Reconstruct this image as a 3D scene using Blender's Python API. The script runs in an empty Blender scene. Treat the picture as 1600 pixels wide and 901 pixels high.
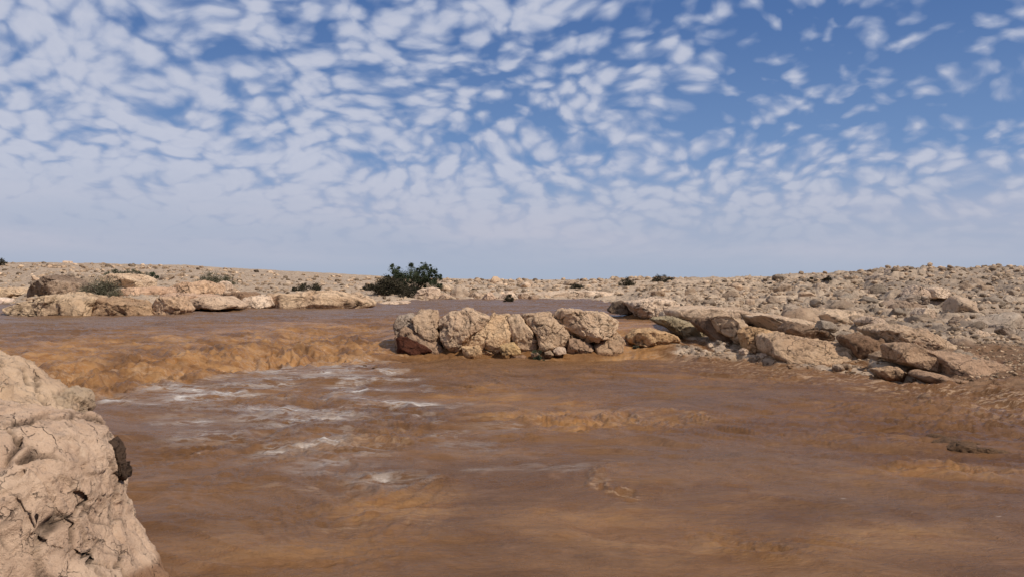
import bpy, math, random
import numpy as np
from mathutils import Vector

random.seed(7)
RNG = np.random.default_rng(7)
F, EYE, HZ = 1256.0, 1.7, 440.0          # focal length in photo pixels, eye height in metres, level line
scene = bpy.context.scene
COL = scene.collection

# ------------------------------------------------------------------ noise
def _h(ix, iy, iz, seed):
    n = (ix.astype(np.int64) * 374761393 + iy.astype(np.int64) * 668265263 + iz.astype(np.int64) * 2147483647 * 3 + seed * 144665) & 0xFFFFFFFF
    n = ((n ^ (n >> 13)) * 1274126177) & 0xFFFFFFFF
    n = ((n ^ (n >> 16)) * 2246822519) & 0xFFFFFFFF
    return ((n ^ (n >> 15)) & 0xFFFFFF) / float(0x1000000)

def noise(p, seed=0):
    p = p.astype(np.float64)
    i = np.floor(p).astype(np.int64); f = p - i
    w = f * f * f * (f * (f * 6 - 15) + 10)
    nd = p.shape[1]
    out = 0
    iz0 = np.zeros(len(p), np.int64)
    for c in range(2 ** nd):
        o = [(c >> k) & 1 for k in range(nd)]
        ii = [i[:, k] + o[k] for k in range(nd)] + ([iz0] if nd == 2 else [])
        a = _h(*ii, seed) * 2 * np.pi
        d = [f[:, k] - o[k] for k in range(nd)]
        if nd == 2:
            g = np.cos(a) * d[0] + np.sin(a) * d[1]
        else:
            b = _h(*ii, seed + 101) * 2 - 1
            s = np.sqrt(np.maximum(0, 1 - b * b))
            g = s * np.cos(a) * d[0] + s * np.sin(a) * d[1] + b * d[2]
        wt = 1
        for k in range(nd):
            wt = wt * (w[:, k] if o[k] else 1 - w[:, k])
        out = out + g * wt
    return out * 1.5

def fbm(p, oct=5, seed=0, gain=.5, lac=2.03):
    s, a = 0, 1.0
    for k in range(oct):
        s = s + a * noise(p * lac ** k + k * 17.3, seed + k)
        a *= gain
    return s

def ridged(p, oct=4, seed=0):
    s, a = 0, 1.0
    for k in range(oct):
        s = s + a * (1 - np.abs(noise(p * 2.1 ** k + k * 9.1, seed + k)) * 2.2)
        a *= .5
    return s / 1.9

def voro(p, seed=0):
    i = np.floor(p).astype(np.int64)
    nd = p.shape[1]
    F1 = np.full(len(p), 9.); F2 = np.full(len(p), 9.); ID = np.zeros(len(p))
    iz0 = np.zeros(len(p), np.int64)
    import itertools
    for o in itertools.product((-1, 0, 1), repeat=nd):
        ii = [i[:, k] + o[k] for k in range(nd)] + ([iz0] if nd == 2 else [])
        d = 0
        for k in range(nd):
            d = d + (ii[k] + _h(*ii, seed + 31 * k + 1) - p[:, k]) ** 2
        d = np.sqrt(d)
        idv = _h(*ii, seed + 777)
        n1 = d < F1
        F2 = np.where(n1, F1, np.minimum(F2, d))
        ID = np.where(n1, idv, ID)
        F1 = np.where(n1, d, F1)
    return F1, F2, ID

def plates(p, seed=0, slope=.5):
    """height of broken plates: every cell is a plane of its own tilt and level. returns height (cell units), edge distance, id"""
    i = np.floor(p).astype(np.int64); nd = p.shape[1]
    F1 = np.full(len(p), 9.); F2 = np.full(len(p), 9.); H = np.zeros(len(p)); ID = np.zeros(len(p))
    iz0 = np.zeros(len(p), np.int64)
    import itertools
    for o in itertools.product((-1, 0, 1), repeat=nd):
        ii = [i[:, k] + o[k] for k in range(nd)] + ([iz0] if nd == 2 else [])
        dv = [p[:, k] - (ii[k] + _h(*ii, seed + 31 * k + 1)) for k in range(nd)]
        d = np.sqrt(sum(x * x for x in dv))
        idv = _h(*ii, seed + 777)
        hh = (idv - .5) * .5 + sum((_h(*ii, seed + 501 + k) * 2 - 1) * slope * dv[k] for k in range(nd))
        n1 = d < F1
        F2 = np.where(n1, F1, np.minimum(F2, d)); H = np.where(n1, hh, H); ID = np.where(n1, idv, ID); F1 = np.where(n1, d, F1)
    return H, F2 - F1, ID

def sst(a, b, x):
    t = np.clip((x - a) / (b - a), 0, 1)
    return t * t * (3 - 2 * t)

# ------------------------------------------------------------------ objects
def link(o):
    COL.objects.link(o); return o

def mesh_obj(name, verts, faces, mat=None, parent=None, smooth=True, attrs=None):
    """verts (n,3) array, faces (m,3) or (m,4) array"""
    verts = np.asarray(verts, np.float32); faces = np.asarray(faces, np.int32)
    me = bpy.data.meshes.new(name)
    me.vertices.add(len(verts)); me.vertices.foreach_set('co', verts.ravel())
    k = faces.shape[1]
    me.loops.add(faces.size); me.loops.foreach_set('vertex_index', faces.ravel())
    me.polygons.add(len(faces)); me.polygons.foreach_set('loop_start', np.arange(0, faces.size, k, dtype=np.int32))
    me.polygons.foreach_set('use_smooth', np.full(len(faces), smooth))
    me.update(calc_edges=True)
    if attrs:
        for an, av in attrs.items():
            a = me.attributes.new(an, 'FLOAT', 'POINT'); a.data.foreach_set('value', np.asarray(av, np.float32))
    if mat: me.materials.append(mat)
    o = bpy.data.objects.new(name, me); link(o)
    if parent: o.parent = parent
    return o

def tag(o, label=None, cat=None, group=None, kind=None):
    if label: o['label'] = label
    if cat: o['category'] = cat
    if group: o['group'] = group
    if kind: o['kind'] = kind
    return o

# ------------------------------------------------------------------ materials
class NT:
    def __init__(s, tree): s.t = tree; s.n = tree.nodes; s.l = tree.links
    def new(s, typ, **kw):
        nd = s.n.new(typ)
        for k, v in kw.items(): setattr(nd, k, v)
        return nd
    def put(s, sock, v):
        if v is None: return
        if hasattr(v, 'is_output') or isinstance(v, bpy.types.NodeSocket): s.l.new(v, sock)
        else:
            if isinstance(v, tuple) and len(v) == 3 and sock.type == 'RGBA': v = v + (1,)
            sock.default_value = v
    def math(s, op, a, b=None, c=None, clamp=False):
        nd = s.new('ShaderNodeMath', operation=op, use_clamp=clamp)
        for i, v in enumerate((a, b, c)): s.put(nd.inputs[i], v)
        return nd.outputs[0]
    def vmath(s, op, a, b=None):
        nd = s.new('ShaderNodeVectorMath', operation=op)
        s.put(nd.inputs[0], a); s.put(nd.inputs[1], b); return nd.outputs[0]
    def noise(s, vec, scale, detail=5, rough=.55, dist=0, color=False):
        nd = s.new('ShaderNodeTexNoise'); s.put(nd.inputs['Vector'], vec)
        nd.inputs['Scale'].default_value = scale; nd.inputs['Detail'].default_value = detail
        nd.inputs['Roughness'].default_value = rough; nd.inputs['Distortion'].default_value = dist
        return nd.outputs['Color' if color else 'Fac']
    def voro(s, vec, scale, feature='F1', out='Distance', smooth=None):
        nd = s.new('ShaderNodeTexVoronoi', feature=feature); s.put(nd.inputs['Vector'], vec)
        nd.inputs['Scale'].default_value = scale
        if smooth is not None: nd.inputs['Smoothness'].default_value = smooth
        return nd.outputs[out]
    def mix(s, f, a, b, blend='MIX'):
        nd = s.new('ShaderNodeMix', data_type='RGBA', blend_type=blend)
        s.put(nd.inputs[0], f); s.put(nd.inputs[6], a); s.put(nd.inputs[7], b); return nd.outputs[2]
    def ss(s, x, a, b, lo=0., hi=1.):
        nd = s.new('ShaderNodeMapRange', interpolation_type='SMOOTHSTEP')
        s.put(nd.inputs[0], x)
        for i, v in enumerate((a, b, lo, hi)): nd.inputs[1 + i].default_value = v
        return nd.outputs[0]
    def attr(s, name): return s.new('ShaderNodeAttribute', attribute_name=name).outputs['Fac']
    def scale(s, vec, xyz):
        return s.vmath('MULTIPLY', vec, xyz)
    def warp(s, vec, scale, amt):
        n = s.noise(vec, scale, 3, color=True)
        d = s.vmath('SUBTRACT', n, (.5, .5, .5))
        d = s.vmath('MULTIPLY', d, (amt, amt, amt))
        return s.vmath('ADD', vec, d)
    def bump(s, h, strength, dist, normal=None):
        nd = s.new('ShaderNodeBump'); s.put(nd.inputs['Height'], h)
        nd.inputs['Strength'].default_value = strength; nd.inputs['Distance'].default_value = dist
        if normal is not None: s.put(nd.inputs['Normal'], normal)
        return nd.outputs[0]

def new_mat(name):
    m = bpy.data.materials.new(name); m.use_nodes = True
    t = NT(m.node_tree); t.n.clear()
    out = t.new('ShaderNodeOutputMaterial'); b = t.new('ShaderNodeBsdfPrincipled')
    t.l.new(b.outputs[0], out.inputs[0])
    return m, t, b

CREAM, TAN, GREY = (.565, .425, .300), (.445, .318, .220), (.285, .220, .170)

def rock_color(t, vec, k=1.0):
    """limestone: cream and tan clouds, grey-brown weathering, fine dark pits and speckle. returns colour, height"""
    n1 = t.noise(vec, .9 * k, 6, .6)
    n2 = t.noise(vec, 3.3 * k, 10, .68, .3)
    n3 = t.noise(vec, 17 * k, 8, .7)
    n4 = t.noise(vec, 70 * k, 4, .7)
    c = t.mix(t.ss(n1, .36, .62), TAN, CREAM)
    c = t.mix(t.ss(n2, .52, .70, 0, .8), c, GREY)
    c = t.mix(t.ss(n2, .30, .42, .45, 0), c, (.58, .47, .34))
    c = t.mix(t.ss(n3, .54, .72, 0, .55), c, (.17, .125, .09))
    c = t.mix(t.ss(n3, .30, .43, .5, 0), c, (.60, .49, .36))
    c = t.mix(t.ss(n4, .56, .75, 0, .45), c, (.14, .10, .075))
    w = t.warp(vec, 2.2 * k, .35)
    pit = t.voro(w, 9 * k)
    pm = t.math('MULTIPLY', t.ss(pit, .05, .26, 1, 0), t.ss(n2, .44, .60))
    h = t.math('ADD', t.math('MULTIPLY', n2, .9), t.math('MULTIPLY', n3, .38))
    h = t.math('ADD', h, t.math('MULTIPLY', n4, .10))
    h = t.math('SUBTRACT', h, t.math('MULTIPLY', pm, .30))
    c = t.mix(t.math('MULTIPLY', pm, .45), c, (.10, .07, .05))
    wv = t.warp(t.warp(vec, 1.6 * k, .5 / k), 7 * k, .12 / k)
    for sc, wd, lo, am in ((1.5, .016, .50, .8), (4.6, .030, .57, .5)):
        ed = t.voro(wv, sc * k, 'DISTANCE_TO_EDGE')
        cm = t.math('MULTIPLY', t.ss(ed, wd * .25, wd, 1, 0), t.ss(t.noise(vec, .8 * sc * k, 2, .5), lo, lo + .1))
        c = t.mix(t.math('MULTIPLY', cm, am), c, (.07, .048, .034))
        h = t.math('SUBTRACT', h, t.math('MULTIPLY', cm, .4))
    return c, h

def rock_mat(name, k=1.0, bstr=.9, bdist=.09, crack=0.0):
    m, t, b = new_mat(name)
    vec = t.new('ShaderNodeTexCoord').outputs['Object']
    oi = t.new('ShaderNodeObjectInfo')
    off = t.vmath('MULTIPLY', oi.outputs['Random'], (37., 91., 53.))
    vec = t.vmath('ADD', vec, off)
    c, h = rock_color(t, vec, k)
    if crack:
        cr = t.attr('crack')
        c = t.mix(t.math('MULTIPLY', cr, crack), c, (.05, .035, .025))
    c = t.mix(1.0, c, oi.outputs['Color'], 'MULTIPLY')
    c = t.mix(1.0, c, (.87, .87, .87), 'MULTIPLY')
    pz = t.new('ShaderNodeSeparateXYZ'); t.put(pz.inputs[0], t.new('ShaderNodeNewGeometry').outputs['Position'])
    lv = t.math('ADD', pz.outputs[2], t.math('MULTIPLY', t.noise(vec, 3., 4, .6), -.16))     # stone wetted at the waterline
    c = t.mix(t.ss(lv, -.03, .05, 1, 0), c, t.mix(1.0, c, (.50, .40, .33), 'MULTIPLY'))
    t.put(b.inputs['Base Color'], c); b.inputs['Roughness'].default_value = .93
    b.inputs['Specular IOR Level'].default_value = .15
    t.put(b.inputs['Normal'], t.bump(h, bstr, bdist / k))
    return m

M_ROCK = rock_mat('pitted_limestone', 1.25, 1.0, .17, .85)
M_STONE = rock_mat('scattered_limestone', 1.6, 1.0, .12)
M_RUB = rock_mat('rubble_limestone', 1.6, 1.0, .12)
_t = NT(M_RUB.node_tree); _b = [n for n in M_RUB.node_tree.nodes if n.type == 'BSDF_PRINCIPLED'][0]
_src = _b.inputs['Base Color'].links[0].from_socket; _a = _t.attr('tone')
_c = _t.new('ShaderNodeCombineXYZ'); [_t.put(_c.inputs[i], _a) for i in range(3)]
_t.put(_b.inputs['Base Color'], _t.mix(1.0, _src, _c.outputs[0], 'MULTIPLY'))
M_NEAR = rock_mat('near_limestone', 2.6, 1.0, .11, .95)

def ground_mat():
    m, t, b = new_mat('desert_ground')
    vec = t.new('ShaderNodeTexCoord').outputs['Object']
    rc, rh = rock_color(t, vec, 1.1)
    crv = t.attr('crack'); rc = t.mix(t.math('MULTIPLY', crv, .75), rc, (.075, .052, .036))
    pale_a = t.attr('pale'); rc = t.mix(t.math('MULTIPLY', pale_a, .45), rc, (.60, .45, .31))  # ground mixed paler by the pale attribute
    gr = t.attr('ashen'); rc = t.mix(t.math('MULTIPLY', gr, .62), rc, (.24, .19, .15))
    # mud
    wp = t.warp(t.warp(vec, .45, 1.6), 1.7, .35)
    st = t.vmath('MULTIPLY', wp, (.45, 1.15, 1.))
    s1 = t.noise(st, .7, 8, .62, .5)
    s2 = t.noise(t.vmath('MULTIPLY', wp, (.6, 1.3, 1.)), 2.4, 10, .66, .6)
    s3 = t.noise(t.vmath('MULTIPLY', vec, (1., 2., 1.)), 13, 7, .7, .3)
    mud = t.mix(t.ss(s1, .32, .68), (.150, .073, .030), (.225, .117, .054))
    mud = t.mix(t.ss(s2, .52, .72, 0, .55), mud, (.29, .165, .10))
    mud = t.mix(t.ss(s2, .30, .45, .6, 0), mud, (.110, .050, .021))
    mud = t.mix(t.ss(s3, .58, .74, 0, .35), mud, (.30, .19, .13))
    og = t.attr('ochre'); blue = t.attr('film'); lil = t.attr('lilac')
    mud = t.mix(t.math('MULTIPLY', lil, t.ss(s2, .3, .6, .4, .8)), mud, (.190, .117, .072))
    ogc = t.mix(t.ss(s2, .35, .65), (.30, .142, .050), (.42, .235, .105))
    ogm = t.math('MULTIPLY', og, t.ss(t.math('ADD', s1, t.math('MULTIPLY', s3, .3)), .45, .72, .35, 1.))
    mud = t.mix(ogm, mud, ogc)
    # foam: torn filaments that follow the swirls
    fw = t.warp(t.warp(t.vmath('MULTIPLY', vec, (.6, 1.5, 1.)), .8, 1.2), 3.0, .30)
    fine = t.noise(fw, 1.9, 11, .70, .9)
    fil = t.math('ABSOLUTE', t.math('SUBTRACT', t.noise(fw, 1.3, 7, .62, 1.2), .5))
    fm = t.math('MAXIMUM', t.ss(fine, .46, .58), t.ss(fil, .005, .05, .9, 0))
    bl = t.math('MULTIPLY', t.math('MULTIPLY', blue, .85), fm, clamp=True)
    mud = t.mix(bl, mud, (.50, .455, .43))
    wht = t.math('MULTIPLY', t.ss(blue, .25, .8), t.ss(fine, .56, .64), clamp=True)
    mud = t.mix(t.math('MULTIPLY', wht, .75), mud, (.70, .65, .62))
    # scattered pale flecks of foam, with water glints painted in as colour
    fk = t.math('MULTIPLY', t.ss(t.voro(t.vmath('MULTIPLY', vec, (1., 1.6, 1.)), 2.6), .03, .075, 1, 0), t.ss(s2, .53, .62))
    mud = t.mix(t.math('MULTIPLY', fk, .7), mud, (.62, .50, .42))
    crust = t.attr('crust')
    rip = t.noise(t.vmath('MULTIPLY', t.warp(vec, 2., .3), (1.6, 5.2, 1.)), 3.2, 8, .66, .8)
    cm = t.math('MULTIPLY', crust, t.ss(rip, .50, .62), clamp=True)
    mud = t.mix(cm, mud, (.42, .28, .18))
    rm = t.attr('rock'); wet = t.attr('wet'); rc = t.mix(wet, rc, t.mix(1.0, rc, (.60, .47, .38), 'MULTIPLY'))
    edge = t.math('ADD', rm, t.math('MULTIPLY', t.math('SUBTRACT', t.noise(vec, 2.5, 8, .7), .5), 1.1))
    rmm = t.ss(edge, .38, .62)
    c = t.mix(rmm, mud, rc)
    c = t.mix(1.0, c, t.mix(rmm, (.88, .83, .74), (.87, .86, .84)), 'MULTIPLY')
    b.inputs['IOR'].default_value = 1.30
    c0 = c
    t.put(b.inputs['Base Color'], c)
    rr = t.math('ADD', t.math('MULTIPLY', rmm, .66), t.ss(s2, .35, .65, .20, .34))
    t.put(b.inputs['Roughness'], rr)
    t.put(b.inputs['Specular IOR Level'], t.math('SUBTRACT', .24, t.math('MULTIPLY', rmm, .16)))
    mh = t.math('ADD', t.math('MULTIPLY', s2, .45), t.math('MULTIPLY', s3, .12))
    mh = t.math('ADD', mh, t.math('MULTIPLY', fine, .10))
    mh = t.math('ADD', mh, t.math('MULTIPLY', rip, .42))
    rip2 = t.noise(t.vmath('MULTIPLY', t.warp(vec, 5., .1), (1.5, 4., 1.)), 11., 5, .62, .5)
    mh = t.math('ADD', mh, t.math('MULTIPLY', rip2, .16))
    nd = t.new('ShaderNodeMix', data_type='FLOAT')
    t.put(nd.inputs[0], rmm); t.put(nd.inputs[2], mh); t.put(nd.inputs[3], rh)
    t.put(b.inputs['Normal'], t.bump(nd.outputs[0], .75, .09))
    return m
M_GROUND = ground_mat()

def plain_mat(name, c1, c2, scale=6, rough=.8, bump=.3):
    m, t, b = new_mat(name)
    vec = t.new('ShaderNodeTexCoord').outputs['Object']
    n = t.noise(vec, scale, 6, .65)
    t.put(b.inputs['Base Color'], t.mix(t.ss(n, .35, .65), c1, c2))
    b.inputs['Roughness'].default_value = rough
    b.inputs['Specular IOR Level'].default_value = .2
    t.put(b.inputs['Normal'], t.bump(n, bump, .05))
    return m
def leaf_mat(name, c1, c2, c3):
    m, t, b = new_mat(name)
    a = t.attr('shade')
    c = t.mix(t.ss(a, 0., .5), c1, c2); c = t.mix(t.ss(a, .55, 1.), c, c3)
    t.put(b.inputs['Base Color'], c); b.inputs['Roughness'].default_value = .75
    b.inputs['Specular IOR Level'].default_value = .15
    return m
M_LEAF = leaf_mat('dark_green_leaves', (.024, .031, .015), (.052, .064, .031), (.11, .125, .070))
M_DRY = leaf_mat('brown_twigs', (.022, .019, .011), (.045, .037, .020), (.08, .066, .038))
M_SAGE = leaf_mat('grey_green_scrub', (.060, .058, .034), (.115, .105, .062), (.19, .165, .105))
M_BARK = plain_mat('dark_bark', (.05, .035, .024), (.10, .075, .052), 20)

# ------------------------------------------------------------------ terrain
# radial profiles: photo column -> (D, z) knots;  g(v, D) gives the height that shows at photo row v at distance D
g = lambda v, D: (D, EYE - (v - HZ) / F * D)
END = lambda zt, D: [(D * 1.12, zt + .05), (D * 1.6, zt * .75), (400, min(zt, 1.2)), (900, .9), (4000, .5)]
def skyl(v, D): return [g(v, D)] + END(g(v, D)[1], D)
PROF = {
 -900: [(9.0, 0), (11.5, .2), (17, .42), (24, .5), (26, .5), g(478, 32), g(450, 45), g(430, 70)] + skyl(405, 110),
 0:    [(10.4, 0), (11.5, .15), (13.5, .33), (18, .45), (24, .5), (28, .5), (44, .6), g(452, 60), g(432, 82)] + skyl(410, 110),
 60:   [(11.2, 0), (12.1, .13), (14.2, .33), (18.5, .45), (24, .5), (29, .5), g(478, 31), g(458, 42), g(436, 70)] + skyl(410, 110),
 215:  [(12.7, 0), (13.6, .13), (15.5, .31), (19, .43), (24, .5), (29.5, .5), g(474, 31), g(456, 42), g(435, 70)] + skyl(413, 110),
 300:  [(13.6, 0), (14.4, .15), (16.2, .33), (20, .44), (25, .5), (33, .5), g(470, 36), g(455, 46), g(437, 75)] + skyl(415, 110),
 400:  [(15.3, 0), (16.2, .17), (18, .34), (22, .45), (27, .5), (37, .5), g(470, 40), g(456, 55), g(440, 82)] + skyl(421, 115),
 500:  [(16.2, 0), (17.2, .15), (19, .30), (24, .45), (29, .5), (37.5, .5), g(471, 42), g(457, 60), g(443, 85)] + skyl(426, 118),
 600:  [(17.3, 0), (18.4, .15), (20.5, .34), (25, .47), (30, .5), (40, .5), g(470, 48), g(461, 60), g(448, 80)] + skyl(432, 118),
 680:  [(17.9, 0), (18.9, .36), (20.2, .5), (50, .5), g(463, 57), g(451, 72)] + skyl(435, 112),
 800:  [(17.9, 0), (18.9, .36), (20.2, .5), (52, .5), g(461, 60), g(449, 74)] + skyl(438, 105),
 920:  [(17.9, 0), (18.9, .36), (20.2, .5), (50, .5), g(462, 57), g(450, 72)] + skyl(438, 100),
 975:  [(17.9, 0), (18.8, .22), (21.0, .5), (44, .5), g(466, 52), g(450, 66)] + skyl(436, 92),
 1020: [(17.6, 0), (18.8, .27), (21.0, .47), (26.0, .55), (27.5, .85), g(464, 40), g(450, 60)] + skyl(435, 85),
 1070: [(17.0, 0), (18.3, .17), (19.8, .30), (22.2, .62), g(480, 26), g(462, 38), g(449, 55)] + skyl(436, 80),
 1130: [(16.3, 0), (17.4, .12), (18.6, .25), (20.2, .60), g(486, 23), g(466, 34), g(450, 50)] + skyl(436, 75),
 1200: [(15.8, 0), (16.9, .12), (18.0, .30), (19.6, .6), g(498, 22), g(470, 31), g(450, 48)] + skyl(434, 70),
 1300: [(14.7, 0), (15.7, .13), (16.8, .34), (18.2, .62), g(504, 20), g(478, 26), g(455, 40)] + skyl(431, 64),
 1400: [(13.4, 0), (14.4, .08), (15.8, .28), (16.8, .55), g(512, 18.5), g(488, 23), g(460, 35)] + skyl(424, 58),
 1480: [(12.4, 0), (13.8, .12), (15.6, .36), g(520, 18), g(492, 23), g(462, 34)] + skyl(423, 56),
 1600: [(10.6, 0), (12.6, .14), (15.5, .30), g(530, 18), g(500, 23), g(466, 33)] + skyl(422, 55),
 2500: [(9.0, 0), (12, .2), (15, .4), g(520, 19), g(495, 24), g(460, 35)] + skyl(415, 55),
}
# (foot of lower basin, start of upper pool, end of upper pool) per column; upper pool is absent on the right
ZON = {-900: (9, 11.5, 26), 0: (10.4, 12.6, 40), 60: (11.2, 13, 29.5), 215: (12.7, 14.8, 29.5), 300: (13.6, 15.8, 33.5), 400: (15.3, 17.6, 37.2),
 500: (16.2, 19, 38), 560: (16.8, 19.6, 40), 600: (17.3, 20, 44), 680: (17.9, 20, 52), 800: (17.9, 20, 54), 920: (17.9, 20, 52), 975: (17.9, 20, 44),
 1020: (17.6, 19, 26.5), 1070: (17, 18.5, 19.5), 1130: (16.3, 17.2, 17.2), 1200: (15.8, 16.6, 16.6), 1300: (14.7, 15.4, 15.4), 1400: (13.4, 14.2, 14.2),
 1480: (12.8, 14.5, 14.5), 1600: (11.2, 16.4, 16.4), 2500: (9, 12, 12)}

TH_IN = np.linspace(-42, 42, 1250)
TH_OUT = np.concatenate([np.linspace(42, 318, 140)[1:-1]])
TH = np.concatenate([TH_IN, TH_OUT])                      # closed ring
DR = np.concatenate([[.02, .5, 1.0, 1.5], np.geomspace(2.0, 11, 330), np.geomspace(11, 60, 680)[1:], np.geomspace(60, 135, 120)[1:], np.geomspace(135, 4000, 40)[1:]])
NT_, ND = len(TH), len(DR)
LD = np.log(DR)
UC = np.array(sorted(PROF)); PR = []
for u in UC:
    k = np.array([(0.01, 0)] + PROF[u]); PR.append(np.interp(LD, np.log(k[:, 0]), k[:, 1]))
PR = np.array(PR)
def ucoord(th):                                            # azimuth -> photo column, clamped to the sides and behind
    t = np.where(th > 180, th - 360, th)
    return 800 + F * np.tan(np.radians(np.clip(t, -56, 56)))
U = ucoord(TH)
def prof_at(U):
    idx = np.clip(np.searchsorted(UC, U) - 1, 0, len(UC) - 2)
    w = np.clip((U - UC[idx]) / (UC[idx + 1] - UC[idx]), 0, 1)
    return (1 - w)[:, None] * PR[idx] + w[:, None] * PR[idx + 1]
# D in the tables is the depth along the view; radius = D / cos(th)
COS = np.cos(np.radians(np.clip(np.where(TH > 180, TH - 360, TH), -56, 56)))
Z = prof_at(U)                                             # (NT, ND) indexed by depth
X = np.sin(np.radians(TH))[:, None] * (DR[None, :] / COS[:, None])
Y = np.cos(np.radians(TH))[:, None] * (DR[None, :] / COS[:, None])
ZC = np.array([ZON[k] for k in sorted(ZON)]); ZU = np.array(sorted(ZON))
foot, t0, t1 = [np.interp(U, ZU, ZC[:, i])[:, None] for i in range(3)]
Dg = np.broadcast_to(DR[None, :], Z.shape); Ug = np.broadcast_to(U[:, None], Z.shape)

xy = np.stack([X.ravel(), Y.ravel()], 1)
e1 = fbm(xy * .8, 4, 3).reshape(Z.shape) * .9               # wobble of the edges
e2 = fbm(xy * .25, 3, 9).reshape(Z.shape) * 2.0
Dw = Dg + e1 * np.clip(Dg * .035, .1, 1.2)
rock = np.maximum(sst(0, .9, Dw - t1 - e2 * np.clip((Dg - 25) * .03, 0, 1)), 0)
rightside = sst(1000, 1080, Ug)
apron = sst(-.1, .5, Dw - foot) * (1 - sst(0, .8, Dw - t0))
apron_r = apron * rightside
rock = np.clip(np.maximum(rock * np.where(Ug < 1060, 1, 1), apron_r * .62), 0, 1)
# brown rubbly shelf on the far right stays half mud
shelf = sst(1440, 1500, Ug) * sst(0, 1.5, Dw - foot + .8) * (1 - sst(0, 2.5, Dw - t0 - 1.0))
rock = np.clip(np.maximum(rock, shelf * .48), 0, 1)
mid = sst(1440, 1520, Ug) * (1 - sst(14.5, 17.5, Dw)); rock = np.where(mid > 0, np.minimum(rock, .52 + (1 - mid)), rock)

# smooth the fan-shaped profiles a little across azimuth
K = np.exp(-np.linspace(-2, 2, 25) ** 2); K /= K.sum()
Zp = np.concatenate([Z[-12:], Z, Z[:12]]); Z = sum(K[i] * Zp[i:i + NT_] for i in range(25))

flat = xy
rk = rock.ravel(); sel = np.where((rk > .01) & (np.abs(TH).repeat(ND) < 400))[0]
ps = flat[sel]
wx = np.stack([fbm(ps * .9, 3, 21), fbm(ps * .9 + 50, 3, 22)], 1) * .5
wx2 = np.stack([fbm(ps * 2.5, 3, 23), fbm(ps * 2.5 + 50, 3, 24)], 1) * .22
hs = np.zeros(len(sel)); crack = np.zeros(len(sel))
Usel = np.clip(Ug.ravel()[sel], -900, 2500); Dsel = Dg.ravel()[sel]
rough = .42 + .58 * sst(900, 1150, Usel)                    # the right-hand field is far more broken
rough = rough * (.35 + .65 * sst(14, 18, Dsel)) * (1 + .1 * sst(1100, 1250, Usel) * sst(19, 24, Dsel))
for sc, amp, sd in ((3.4, .24, 40), (1.5, .10, 41), (.62, .030, 42), (.25, .008, 43)):
    q = (ps + wx * (sc / .9) ** .5 + wx2) / np.array([sc * 1.35, sc])
    hh, e, idv = plates(q, sd, .55)
    dome = sst(0, .42, e)
    hs += amp * (dome * (.25 + .5 * idv) + .8 * hh * (.45 + .55 * dome) - .25) * rough * (1 - .6 * sst(1000, 1060, Usel) * (1 - sst(17, 20, Dsel)))
    crack = np.maximum(crack, (1 - sst(.01, .10, e)) * (.3 + .7 * idv) * (1 if sc > .3 else .5))
hs += fbm(ps * .35, 3, 51) * .28 * np.clip(Dsel / 30, .35, 1.3) * rough
hs += fbm(ps * 3.1, 4, 52) * .045
crack *= sst(-.35, .35, fbm(ps * .6, 2, 58)) * rough
# bedding: horizontal shelves
h0 = Z.ravel()[sel] + hs
stp = .16; q = h0 / stp + fbm(ps * .3, 2, 61) * 1.2; fr = q - np.floor(q)
hs += (sst(.25, .75, fr) - fr) * stp * .85 * rough
Zr = np.zeros(Z.size); Zr[sel] = hs * sst(0.05, .8, rk[sel])
# keep the skyline where it is: soften relief far away
far = sst(45, 110, Dg.ravel()); Zr *= (1 - .45 * far)
# mud relief
mudw = 1 - sst(.2, .8, rk)
wv = np.stack([fbm(xy * .35, 3, 171), fbm(xy * .35 + 31, 3, 172)], 1) * .9
qx, qy = xy[:, 0] + wv[:, 0], xy[:, 1] + wv[:, 1] * .8 + xy[:, 0] * .10
m1 = fbm(np.stack([qx * .38, qy * .85], 1), 4, 71)
m2 = ridged(np.stack([qx * .95, qy * 2.3], 1), 4, 74) - .55
m3 = fbm(np.stack([qx * 3.2, qy * 7.5], 1), 3, 79)
chop = sst(-.4, .5, fbm(xy * .22 + 4, 3, 81))
rg = sst(1050, 1500, Ug.ravel()) * sst(5, 8, Dg.ravel()) * (1 + 1.3 * sst(1330, 1450, Ug.ravel()) * sst(8, 11, Dg.ravel()))
m4 = ridged(np.stack([qx * 2.3, qy * 5.2], 1), 4, 91) - .55
md = m1 * .045 + m2 * (.012 + .032 * chop) + m4 * (.006 + .012 * chop) + m3 * (.004 + .006 * chop) + rg * (ridged(np.stack([xy[:, 0] * .8, xy[:, 1] * 2.6 + xy[:, 0] * .9], 1), 4, 77) - .5) * .045
# standing waves that break
q = np.stack([qx * 2.2, qy * 4.0], 1); br = ridged(q, 4, 83)
WAVES = md * mudw * np.clip(Dg.ravel() / 7, .35, 1.3); Zr += WAVES
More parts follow.
